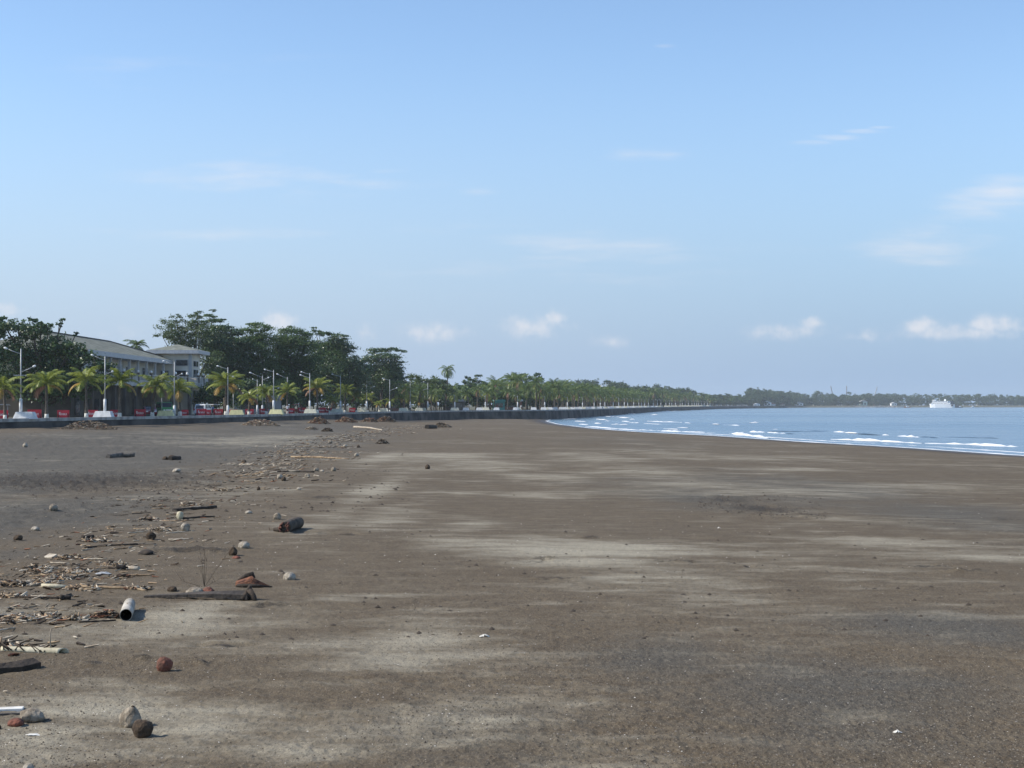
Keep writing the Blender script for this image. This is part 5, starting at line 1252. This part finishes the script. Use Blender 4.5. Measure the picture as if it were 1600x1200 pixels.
# the hollow pale log
def hollow_log():
    a, b = on_sand(198, 968), on_sand(203, 952); root = empty('hollow_log', a); tag(root, 'pale grey hollow log with a black open end facing the camera', 'log')
    ax = b-a; ax.z = 0; L_ = ax.length*1.12; ax.normalize(); side = Vector((ax.y, -ax.x, 0)); r = 9.8*a.y/F
    n = 24; v = []; rr = random.Random(5)
    rings = [(0, 1), (.04, 1.02), (.25, 1.0), (.5, 1.03), (.75, 1.0), (1, .97)]
    for f, k in rings:
        for j in range(n):
            t = 2*math.pi*j/n; q = r*k*(1+.02*math.sin(3*t+f*4)); v.append(ax*(L_*f)+side*q*math.cos(t)+Vector((0, 0, r*.93+q*math.sin(t))))
    m = len(rings); fs = [(i*n+j, i*n+(j+1) % n, (i+1)*n+(j+1) % n, (i+1)*n+j) for i in range(m-1) for j in range(n)]
    mb = MB(); mb.add(v, fs, 0, True)
    e = [v[(m-1)*n+j] for j in range(n)]; mb.add(e, [tuple(range(n))])
    # lip and bore
    lip = [ax*0+side*r*.9*math.cos(2*math.pi*j/n)+Vector((0, 0, r*.93+r*.9*math.sin(2*math.pi*j/n))) for j in range(n)]
    mb.add(v[:n]+lip, [(j, (j+1) % n, n+(j+1) % n, n+j) for j in range(n)]); mb.build('log_shell', M['log_grey'], root)
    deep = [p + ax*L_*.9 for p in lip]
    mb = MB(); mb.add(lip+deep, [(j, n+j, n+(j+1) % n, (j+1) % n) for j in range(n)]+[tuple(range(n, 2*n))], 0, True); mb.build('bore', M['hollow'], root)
    mb = MB(); c = ax*L_*.45+Vector((0, 0, r*1.93)); mb.tube([c-Vector((0, 0, .03)), c+Vector((-.01, 0, .012))], [r*.16, r*.10], 8); mb.build('knot', M['drift_tan'], root)
M['log_grey'] = mat('silvery grey log', (.44, .41, .36), .9, col2=(.27, .245, .205), vscale=4, bump=.5, bscale=12)
hollow_log()
gtube('driftwood_log', [(169, 715), (190, 713.5), (211, 713.5)], [.155, .17, .14], M['drift_grey'], 'thick grey log lying flat on the rough grey sand', 'log', 12, sink=.3, wob=.02, seed=3)
gtube('driftwood_log', [(266, 718.5), (281, 717.5)], [.15, .12], M['drift_dark'], 'short dark log, last of the lumps right of the grey log', 'log', 10, wob=.03, seed=4)
gtube('driftwood_log', [(553, 668), (575, 669), (598, 673)], [.15, .14, .07], M['drift_pale'], 'bleached white trunk lying at the far end of the litter line', 'log', 8, wob=.03, seed=5)
gtube('driftwood_log', [(667, 670), (681, 669.5)], [.35, .28], M['drift_dark'], 'black stump beside the far tangle of branches', 'log', 9, wob=.05, seed=6)
gtube('stick', [(271, 798), (300, 796.5), (338, 794)], [.05, .055, .06], M['drift_dark'], 'long straight dark stick above the pale open husk', 'stick', wob=.004)
gtube('stick', [(287, 812), (312, 810), (336, 808.5)], [.03, .03, .02], M['drift_dark'], 'thin dark stick trailing from the pale hollow husk', 'stick', wob=.012)
gtube('stick', [(133, 856), (170, 853), (216, 852)], [.02, .025, .025], M['drift_dark'], 'long thin dark stick crossing the litter above the flat black husk', 'stick', wob=.01)
gtube('stick', [(66, 919), (85, 919), (104, 920)], [.045, .045, .04], M['bamboo'], 'smooth yellowish stick in the thick of the litter line', 'stick')
gtube('stick', [(104, 921), (140, 919), (200, 921), (232, 924)], [.03, .03, .025, .015], M['drift_tan'], 'long brown stick continuing the smooth yellowish stick', 'stick', wob=.02)
gtube('stick', [(188, 886), (205, 889), (218, 890)], [.03, .045, .045], M['drift_pale'], 'short white stick next to a dark curled root', 'stick')
gtube('stick', [(455, 715), (500, 716.5), (546, 718.5)], [.05, .07, .03], M['drift_tan'], 'long bleached stick across the far litter', 'stick', wob=.03)
gtube('stick', [(420, 738), (465, 738), (491, 739)], [.03, .06, .05], M['drift_dark'], 'dark crooked branch lying across the litter by the grey coconuts', 'stick', wob=.05)
gtube('stick', [(31, 933), (60, 935), (97, 936), (112, 930)], [.015, .02, .025, .02], M['drift_dark'], 'dark twig ending in a black chip left of the hollow log', 'stick', wob=.02)
gtube('stick', [(125, 970), (150, 969), (182, 967)], [.012, .016, .014], M['drift_dark'], 'thin dark twig in front of the brown husk heap', 'stick', wob=.015)
gtube('log_piece', [(95, 936.5), (112, 936)], [.05, .045], M['drift_dark'], 'black wood chip at the end of the dark twig', 'wood chip', wob=.01)
gtube('log_piece', [(129, 842), (147, 841)], [.06, .055], M['drift_dark'], 'dark square ended wood piece high in the litter', 'wood chip', wob=.006)
# pale hollow husk standing on end
coconut(281, 812, 11, M['bamboo'], 'pale upright hollow husk at the end of a thin dark stick', tip=0, squash=1.35, tilt=(T(25), 0, 0), name='coconut_husk')
def plank(name, pix, w, th, m, label, cat='plank', tilt=0.0, extra=None, lift=0.0):
    P = [on_sand(*q) for q in pix]; o0 = P[0].copy(); mb = MB(); v = []
    n = len(P)
    for i, p in enumerate(P):
        t = (P[min(i+1, n-1)]-P[max(i-1, 0)]); t.z = 0; t.normalize(); sd = Vector((-t.y, t.x, 0)); ww = w[i] if isinstance(w, (list, tuple)) else w
        q = p-o0+Vector((0, 0, lift))
        for (a, z) in ((-ww/2, -.02), (-ww/2, th), (ww/2, th+tilt), (ww/2, -.02+tilt)): v.append(q+sd*a+Vector((0, 0, z)))
    mb.add(v, [(i*4+j, i*4+(j+1) % 4, (i+1)*4+(j+1) % 4, (i+1)*4+j) for i in range(n-1) for j in range(4)]+[(3, 2, 1, 0), tuple(range(n*4-4, n*4))])
    o = mb.build(name, m, loc=o0, bevel=.008); tag(o, label, cat); return o
def long_plank():
    a, b = on_sand(226, 933), on_sand(388, 937); root = empty('driftwood_plank', a); tag(root, 'long black plank with an upright root stump at its right end', 'driftwood')
    ax = b-a; L_ = ax.length; ax.normalize(); sd = Vector((-ax.y, ax.x, 0)); mb = MB(); v = []
    for k in range(9):
        f = k/8; q = ax*L_*f+Vector((0, 0, .05+.03*math.sin(f*2.6))); w = .04+.15*f; th = .035+.05*f
        for aa, z in ((-w*.25, 0), (-w*.25, th), (w*.75, th*1.0+.06*f), (w*.75, .0)): v.append(q+sd*aa+Vector((0, 0, z-.05)))
    mb.add(v, [(i*4+j, i*4+(j+1) % 4, (i+1)*4+(j+1) % 4, (i+1)*4+j) for i in range(8) for j in range(4)]+[(3, 2, 1, 0), (32, 33, 34, 35)]); mb.build('board', M['drift_blk'], root)
    c = ax*L_; mb = MB()
    mb.tube([c+Vector((-.04, .1, 0)), c+Vector((.0, .1, .14)), c+Vector((.03, .08, .26))], [.11, .07, .025], 9)
    mb.tube([c+Vector((.02, .08, .16)), c+Vector((.10, .0, .06)), c+Vector((.16, -.08, -.04))], [.06, .055, .03], 8)
    mb.tube([c+Vector((-.1, .0, .02)), c+Vector((0, .02, .12))], [.05, .07], 7); mb.build('root_stump', M['drift_dark'], root)
M['drift_blk'] = mat('blackened plank', (.072, .060, .050), .8, col2=(.035, .03, .026), vscale=3, bump=.5, bscale=12)
long_plank()
def sheath():
    a = on_sand(392, 917); root = empty('palm_sheath', a); tag(root, 'rust coloured palm sheath curled open on the sand', 'palm sheath')
    s_ = a.y/F; mb = MB(); rr = random.Random(8)
    for k in range(7):
        y0 = .05*k; x0 = -24*s_+rr.uniform(0, .05); x1 = (26-2.2*abs(k-2))*s_+rr.uniform(0, .05); z = .05+.055*math.sin(k*.8)
        mb.tube([(x0, y0, z*.7), ((x0+x1)*.4, y0+.02, z+.05), ((x0+x1)*.8, y0+.01, z+.02), (x1, y0, .015)], [.03, .05, .04, .008], 6)
    mb.build('sheath', M['rusty'], root)
    mb = MB(); mb.tube([(-.28, .22, .10), (-.12, .2, .19), (.0, .2, .22), (.05, .18, .15)], [.02, .05, .06, .02], 7); mb.tube([(-.26, -.02, .03), (.0, -.03, .03), (.42, -.02, .01)], [.03, .045, .01], 6); mb.build('dark_rim', M['drift_dark'], root)
sheath()
def twig_bush():
    a = on_sand(320, 917); root = empty('dry_branch', a); tag(root, 'dry leafless branch standing up like a thin fan', 'branch')
    rr = random.Random(6); s_ = a.y/F*.92
    for dx, dy in ((-11, 72), (-1, 90), (4, 60), (44, 62), (-9, 40), (30, 14), (-55, 14)):
        mb = MB(); e = Vector((dx*s_, rr.uniform(-.1, .1), dy*s_)); mid = e*.5+Vector((rr.uniform(-.03, .03), 0, .0))
        mb.tube([(0, 0, -.02), tuple(mid), tuple(e)], [.004, .003, .0015], 5)
        for _ in range(2):
            f = rr.uniform(.35, .8); q = e*f; mb.tube([tuple(q), tuple(q+Vector((rr.uniform(-.12, .12), rr.uniform(-.05, .05), rr.uniform(.05, .2))))], [.003, .0015], 4)
        mb.build('twig', M['husk_brown'], root)
twig_bush()
def bamboo_board():
    a, b = on_sand(5, 1015), on_sand(101, 1018); root = empty('bamboo_half', a); tag(root, 'split pale bamboo lying open with a twig standing from it', 'bamboo')
    ax = b-a; L_ = ax.length; ax.normalize(); sd = Vector((-ax.y, ax.x, 0)); r = .06; v = []; n = 9; K = 12
    for i in range(K+1):
        f = i/K
        for j in range(n):
            t = math.pi*(j/(n-1))*1.15-.15; rr_ = r*(1+.10*(abs(f-.5) < .03))*(.8+.25*f)
            v.append(ax*(L_*f+(.05*math.cos(t) if i == K else 0))+sd*rr_*math.cos(t)+Vector((0, 0, .01+rr_*math.sin(t)*1.05)))
    mb = MB(); mb.add(v, [(i*n+j, i*n+j+1, (i+1)*n+j+1, (i+1)*n+j) for i in range(K) for j in range(n-1)], 0, True)
    o = mb.build('culm', M['bamboo'], root); sm = o.modifiers.new('wall', 'SOLIDIFY'); sm.thickness = .015
    c = ax*(L_*.79); mb = MB(); mb.tube([c+Vector((0, 0, .05)), c+Vector((-.01, 0, .2)), c+Vector((.0, 0, .33))], [.012, .009, .006], 6); mb.build('upright_twig', M['drift_pale'], root)
    mb = MB(); rr = random.Random(4)
    for k in range(9):
        q = ax*(L_*rr.uniform(0, .75)); mb.tube([q+Vector((0, -.06, .02)), q+Vector((rr.uniform(-.2, .2), .02, .1)), q+Vector((rr.uniform(-.3, .3), .05, rr.uniform(.05, .16)))], [.01, .014, .004], 5)
    mb.build('caught_twigs', M['drift_dark'], root)
bamboo_board()
plank('driftwood_board', [(-4, 1047), (30, 1044), (60, 1039)], [.10, .2, .16], .07, M['drift_dark'], 'dark curved board below the split bamboo', tilt=.05)
plank('driftwood_board', [(-6, 1104), (39, 1103)], .13, .025, M['plastic'], 'white painted board cut by the left photo edge')
plank('driftwood_board', [(-4, 1112), (36, 1109)], .06, .02, M['drift_grey'], 'narrow grey lath under the white painted board')
plank('driftwood_board', [(74, 870), (86, 871)], .16, .03, M['drift_pale'], 'small pale square board in the upper litter', tilt=.06)
def crumple(px, py, w, m, label, name, seed, flat=.25):
    g = on_sand(px, py); R_ = w*g.y/F/2; rr = random.Random(seed); n = 7; v = []
    for i in range(n):
        for j in range(5): v.append(((i/(n-1)*2-1)*R_*(1-.3*abs(j-2)/2)+rr.uniform(-.1, .1)*R_, (j/4-.5)*R_*1.1, .008+R_*flat*rr.random()*math.sin(math.pi*i/(n-1))))
    mb = MB(); mb.add(v, [(i*5+j, i*5+j+1, (i+1)*5+j+1, (i+1)*5+j) for i in range(n-1) for j in range(4)])
    o = mb.build(name, m, loc=g); o.modifiers.new('thick', 'SOLIDIFY').thickness = .004; tag(o, label, 'litter')
crumple(757, 997, 17, M['plastic'], 'flat white scrap on the middle of the open sand', 'plastic_scrap', 3, .5)
crumple(1401, 1138, 15, M['plastic'], 'pointed white scrap on the grey sand near the right corner', 'plastic_scrap', 4, .6)
crumple(1123, 824, 6, M['plastic'], 'tiny white scrap alone on the distant brown sand', 'plastic_scrap', 5, .6)
crumple(56, 1139, 26, M['plastic'], 'thin pale film half buried below the flattened grey husk', 'plastic_film', 6, .1)
crumple(162, 896, 26, M['canopy_grey'], 'bluish grey plastic strip in the litter', 'plastic_film', 7, .3)

def shard_pile(mb, rr, w, dpt, h, n, lo, hi, mats, tubes=.6):
    for _ in range(n):
        while True:
            x, y = rr.uniform(-1, 1), rr.uniform(-1, 1)
            if x*x+y*y < 1: break
        z = h*(1-(x*x+y*y))**1.1*rr.uniform(.45, 1.05)
        c = Vector((x*w, y*dpt, z)); L_ = rr.uniform(lo, hi); az = rr.uniform(0, 6.28); el = rr.gauss(0, .35)
        d = Vector((math.cos(az)*math.cos(el), math.sin(az)*math.cos(el), math.sin(el)))*L_/2
        r = L_*rr.uniform(.05, .12)
        mi = rr.choices(range(len(mats)), mats)[0]
        if rr.random() < tubes: mb.tube([tuple(c-d), tuple(c+Vector((0, 0, L_*rr.uniform(-.06, .1)))), tuple(c+d)], [r*.7, r, r*.4], 5, mi)
        else: mb.box(tuple(c), (L_, L_*.35, L_*.07), az, mi)
LM = [M['drift_tan'], M['drift_pale'], M['husk_brown'], M['rusty'], M['drift_dark']]
HG = 'heaps of palm debris along the seawall'
for (px, py, w, h, sd, wts, lab) in [(134, 671, 44, 14, 1, (4, 3, 3, .6, 2), 'largest heap of palm debris, green sprouts on top, against the seawall'), (405, 665, 30, 10, 2, (3, 4, 2, 1, 1), 'pale broad heap of split husks under the yellow lamp plinth'),
                               (497, 662, 18, 10, 3, (3, 1, 3, 3, 1), 'reddish pointed heap below the tall bright green palm'), (540, 660, 18, 8, 4, (3, 1, 3, 3, 1), 'low reddish heap next to the pointed heap'), (577, 659, 14, 6, 5, (3, 1, 3, 3, 1), 'low flat heap left of the rounded last heap'),
                               (603, 659, 14, 9, 6, (3, 1, 4, 2, 1), 'rounded last heap below the flat-topped tree'), (690, 668, 15, 7, 7, (1, 1, 2, 0, 4), 'tangle of dark branches beside the black stump at the far end'), (486, 671.5, 10, 4, 9, (1, 4, 1, 0, 1), 'small pale scatter in front of the pointed heap'), (511, 674, 8, 6, 10, (1, 0, 2, 0, 4), 'small dark clump of husks below the pointed heap'),
                               (597, 693, 10, 7, 11, (1, 1, 3, 0, 4), 'small dark clump on the clean sand past the far litter')]:
    g = on_sand(px, py); k = g.y/F; rr = random.Random(sd); mb = MB()
    shard_pile(mb, rr, w*k, w*k*.9, h*k, int(240+w*9), .25*k*10, .62*k*10, wts)
    o = mb.build('debris_heap', LM, loc=g+Vector((0, w*k*.4, 0))); tag(o, lab, 'debris heap', HG)
# brown husk heap by the hollow log and the dark curled root
g = on_sand(166, 962); mb = MB(); shard_pile(mb, random.Random(20), .30, .12, .13, 90, .06, .2, (1, 0, 4, 3, 2), .4); tag(mb.build('husk_heap', LM, loc=g), 'reddish brown heap of husk scraps left of the hollow log', 'husk heap')
g = on_sand(193, 889); mb = MB(); mb.tube([(-.13, 0, .14), (-.11, 0, .05), (-.02, 0, .03), (.06, 0, .06)], [.012, .05, .06, .03], 7); mb.tube([(-.05, .04, .02), (.1, .03, .03)], [.05, .03], 7); tag(mb.build('dark_root', M['drift_dark'], loc=g), 'dark curled root at the end of the short white stick', 'root')
g = on_sand(195, 900); mb = MB(); shard_pile(mb, random.Random(21), .22, .08, .06, 40, .05, .15, (1, 1, 3, 3, 2), .4); tag(mb.build('husk_heap', LM, loc=g), 'low dark scraps under the dark curled root', 'husk heap')
# weeds at the foot of the seawall and sprouting on the first heap
def weed(px, py, w, h, seed, label):
    g = on_sand(px, py); k = g.y/F; rg = np.random.RandomState(seed); root = empty('weed', g+Vector((0, .5, 0))); tag(root, label, 'plant', 'weeds at the foot of the seawall')
    bl = [((rg.uniform(-.6, .6)*w*k/2, 0, h*k*rg.uniform(.35, .7)), (w*k*.28, w*k*.28, h*k*.42)) for _ in range(5)]
    V, Q = leaf_cloud(rg, bl, .2, .5); link_mesh('foliage', np_mesh('foliage', V, Q), M['leaf_mid'], root)
    mb = MB()
    for b in bl: mb.tube([(0, 0, -.1), tuple(b[0])], [.03, .01], 5)
    mb.build('stem', M['bark'], root)
weed(10, 669, 22, 11, 1, 'green weed at the left end of the seawall foot'); weed(54, 668, 14, 15, 2, 'green weed below the first white plinth'); weed(80, 667, 8, 6, 3, 'tiny green weed left of the largest heap')
weed(114, 661, 12, 14, 4, 'taller green sprout on the largest heap'); weed(131, 660, 9, 10, 5, 'shorter green sprout on the largest heap')

# ------------------------------------------------------------------ the litter line: countable pieces, then the crumbs
LINE = [(-40, 1010, 40), (10, 960, 36), (60, 925, 32), (100, 895, 34), (140, 868, 34), (190, 845, 30), (240, 815, 26), (285, 790, 24), (330, 768, 20), (380, 745, 20), (420, 725, 18), (460, 708, 15), (500, 694, 11), (540, 684, 8), (575, 676, 6), (620, 671, 4.5), (690, 667, 3)]
LP = np.array(LINE, float)
def litter_pos(rr, spread=1.0):
    # evenly in the picture's rows means denser far away, so weight by ground length
    while True:
        u = rr.random(); px = np.interp(u, np.linspace(0, 1, len(LP)), LP[:, 0]); py = np.interp(u, np.linspace(0, 1, len(LP)), LP[:, 1]); hw = np.interp(u, np.linspace(0, 1, len(LP)), LP[:, 2])
        y = py + rr.gauss(0, .55)*hw*spread; x = px + rr.gauss(0, 1.1)*hw*spread
        if y > 662: return on_sand(x, y), u
rr = random.Random(31); kinds = []
SG, CG = 'dry sticks in the litter line', 'husk and bark scraps in the litter line'
def stick_mesh(seed):
    r_ = random.Random(seed); mb = MB(); k = 6; pts = []; a = 0; p = Vector((-.5, 0, .02))
    for i in range(k):
        pts.append(tuple(p)); a += r_.gauss(0, .16); p = p+Vector((math.cos(a)/k*1.15, math.sin(a)/k, r_.uniform(-.004, .012)))
    w = r_.uniform(.014, .032); mb.tube(pts, [w*(1-.45*i/k) for i in range(k)], 6)
    if r_.random() < .5: q = Vector(pts[2]); mb.tube([tuple(q), tuple(q+Vector((.14, .1*r_.choice((-1, 1)), .06)))], [w*.6, w*.25], 5)
    return mb
def chip_mesh(seed):
    r_ = random.Random(seed); v = []; n, m_ = 7, 4
    for i in range(n):
        f = i/(n-1); w = .22*math.sin(math.pi*(f*.8+.1))
        for j in range(m_): g = j/(m_-1)*2-1; v.append((f-.5+r_.uniform(-.03, .03), g*w, .05+.16*g*g*r_.uniform(.8, 1.2)*w*4+.10*(f-.5)**2+r_.uniform(0, .03)))
    mb = MB(); mb.add(v, [(i*m_+j, i*m_+j+1, (i+1)*m_+j+1, (i+1)*m_+j) for i in range(n-1) for j in range(m_-1)], 0, True)
    mb.add([(x, y, z-.05) for x, y, z in v], [(i*m_+j, (i+1)*m_+j, (i+1)*m_+j+1, i*m_+j+1) for i in range(n-1) for j in range(m_-1)], 0, True); return mb
sm_ = [(stick_mesh(i).mesh('stick'), m) for i, m in enumerate(['drift_tan', 'drift_pale', 'drift_dark', 'drift_tan', 'drift_pale', 'drift_grey'])]
cm_ = [(chip_mesh(i).mesh('husk_scrap'), m) for i, m in enumerate(['husk_brown', 'drift_tan', 'drift_pale', 'drift_dark', 'husk_red', 'husk_brown'])]
for me, m in sm_+cm_: me.materials.append(M[m])
SLAB = {'drift_tan': 'thin tan stick in the driftwood litter line', 'drift_pale': 'bleached pale stick in the driftwood litter line', 'drift_dark': 'dark damp stick in the driftwood litter line', 'drift_grey': 'grey weathered stick in the driftwood litter line'}
CLAB = {'husk_brown': 'dark brown husk scrap in the litter line', 'drift_tan': 'tan bark scrap in the litter line', 'drift_pale': 'bleached bark scrap in the litter line', 'drift_dark': 'blackened bark scrap in the litter line', 'husk_red': 'reddish husk scrap in the litter line'}
def lay(me, name, g, L_, az, label, cat, group):
    o = bpy.data.objects.new(name, me); COL.objects.link(o); o.location = g; o.rotation_euler = (0, 0, az); o.scale = (L_, L_*1.0, L_); tag(o, label, cat, group)
for k in range(190):
    g, u = litter_pos(rr); me, m = sm_[rr.randrange(6)]; lay(me, 'stick', g, rr.uniform(.22, .75)*(1+.6*(u > .6)), rr.gauss(0, .5), SLAB[m], 'stick', SG)
for k in range(140):
    g, u = litter_pos(rr, 1.1); me, m = cm_[rr.randrange(6)]; lay(me, 'husk_scrap', g, rr.uniform(.08, .20)*(1+.6*(u > .6)), rr.uniform(0, 6.28), CLAB[m], 'husk scrap', CG)
def crumbs():
    rr = random.Random(40); mb = MB()
    def piece(g, L_, mi):
        az = rr.gauss(0, .8); d = Vector((math.cos(az), math.sin(az), rr.uniform(-.08, .45)))*L_/2; g = g+Vector((0, 0, .012+L_*.05))
        r = L_*rr.uniform(.05, .14); mb.tube([tuple(g-d), tuple(g+d)], [r, r*.5], 4, mi, False)
    # clumped along wavy strand lines
    cl = [litter_pos(rr, 1.0) for _ in range(68)]
    cl += [q for q in (litter_pos(rr, 1.0) for _ in range(260)) if q[1] > .55][:62]
    for g0, u in cl:
        n = rr.randint(6, 30)
        for _ in range(n):
            x = g0.x+rr.gauss(0, .75)*(1+1.2*u); y = g0.y+rr.gauss(0, .15)*(1+3.0*u); 
            piece(Vector((x, y, sand_at(x, y))), rr.uniform(.05, .22)*(1+.8*(u > .5)), rr.choices(range(5), (4, 5, 2, .3, 1.5))[0])
    for _ in range(800):
        g, u = litter_pos(rr, 1.7); piece(g, rr.uniform(.04, .16), rr.choices(range(5), (3, 3, 2, 1, 2))[0])
    tag(mb.build('beach_litter', LM), 'fine crumbs of husk, bark and twigs along the litter line', 'litter', kind='stuff')
crumbs()
for k, (px, py, w) in enumerate([(28, 967, 34), (72, 962, 22), (118, 965, 20), (20, 915, 40), (62, 913, 30), (130, 921, 30), (118, 893, 26), (108, 872, 24), (62, 887, 26), (152, 846, 26), (248, 830, 22), (178, 882, 24), (12, 932, 30), (232, 812, 18), (300, 790, 18), (345, 768, 16), (215, 921, 18), (15, 1010, 26), (60, 895, 20), (95, 905, 22)]):
    g = on_sand(px, py); kk = g.y/F; r_ = random.Random(500+k); mb = MB()
    shard_pile(mb, r_, w*kk*.95, w*kk*.5, w*kk*.16, 70+int(w*2), .07, .26, (4, 4, 2, .5, 2), .85)
    tag(mb.build('twig_tangle', LM, loc=g), 'low tangle of twigs and husk shreds in the litter line', 'twig tangle', 'tangles of twigs in the litter line')
# shells, pebbles and clods strewn on the sand
def grit():
    rg = np.random.RandomState(3); V, Q, MI = [], [], []; cnt = 0
    ico = np.array([(0, 0, 1), (.95, 0, .1), (.3, .9, .1), (-.8, .55, .1), (-.8, -.55, .1), (.3, -.9, .1)]); fc = [(0, 1, 2), (0, 2, 3), (0, 3, 4), (0, 4, 5), (0, 5, 1)]
    def put(n, lo, hi, mi, pyl, pyh, pxl=-60, pxh=1660, flat=.6, clump=0.0):
        nonlocal cnt
        py = pyl+(pyh-pyl)*rg.rand(n)**.8; px = rg.uniform(pxl, pxh, n); k = (px-800)/F; d = HC*F/(py-HY)
        for _ in range(25): d = .5*d+.5*(HC-sand_z(k*d, d))*F/(py-HY)
        x, y = k*d, d
        if clump:                                # thin them where a slow field is low
            keep = rg.rand(n) < np.clip(.55+clump*fbm(x*.35, y*.22, 71, 3)*2.2, .05, 1); x, y = x[keep], y[keep]
        for X_, Y_ in zip(x, y):
            if X_ > xs(Y_)-5: continue
            r = lo+(hi-lo)*rg.rand()**2.2; a = rg.uniform(0, 6.28); c, s_ = math.cos(a), math.sin(a)
            P = ico*rg.uniform(.6, 1.2, size=(6, 3))*np.array([r, r*.75, r*flat])
            P = np.stack([P[:, 0]*c-P[:, 1]*s_, P[:, 0]*s_+P[:, 1]*c, P[:, 2]], 1) + np.array([X_, Y_, sand_at(X_, Y_)])
            V.append(P); Q.extend([(a_+cnt, b_+cnt, c_+cnt) for a_, b_, c_ in fc]); MI.extend([mi]*5); cnt += 6
    put(1200, .004, .014, 0, 740, 1215)          # shell bits
    put(450, .010, .026, 0, 690, 900)
    put(17000, .005, .019, 1, 935, 1215, flat=.8, clump=1.0)          # dark clods
    put(10000, .005, .019, 3, 935, 1215, flat=.8, clump=1.0)          # sand coloured clods
    put(4500, .009, .026, 1, 760, 960, clump=1.0)
    put(2200, .010, .024, 2, 900, 1215, clump=1.0)          # grey pebbles
    put(700, .05, .13, 1, 665, 800, 0, 640, clump=1.0)
    put(320, .03, .08, 1, 735, 1000)
    put(900, .03, .09, 1, 775, 812, 1090, 1290, clump=1.0)          # the rough dark drift near the water
    put(900, .04, .10, 1, 736, 768, -40, 340)
    me = np_mesh('grit', np.concatenate(V), np.array(Q), MI)
    o = link_mesh('pebbles', me, [M['shell'], M['clod'], M['pebble'], M['clod_pale']]); tag(o, 'shell bits, clods and pebbles strewn over the sand', 'pebbles', kind='stuff')
M['shell'] = mat('shell bits', (.62, .58, .52), .6); M['clod_pale'] = mat('sand clods', (.17, .145, .11), .95); M['clod'] = mat('dark sand clods', (.050, .040, .031), .95); M['pebble'] = mat('grey pebbles', (.17, .155, .135), .9)
grit()
# ------------------------------------------------------------------ sea air
def haze():
    mb = MB(); mb.box((350, 1600, 16.0), (3300, 3360, 40.4))
    m = bpy.data.materials.new('sea haze'); m.use_nodes = True
    t = NT(m.node_tree); t.n.clear(); out = t.node('ShaderNodeOutputMaterial')
    v = t.node('ShaderNodeVolumePrincipled'); v.inputs['Color'].default_value = (.80, .90, 1.0, 1); v.inputs['Density'].default_value = HAZE_D
    v.inputs['Anisotropy'].default_value = .0
    t.l.new(v.outputs[0], out.inputs['Volume'])
    tag(mb.build('haze', m), 'thin bluish sea haze over the bay', 'haze', kind='stuff')
HAZE_D = .000108
haze()
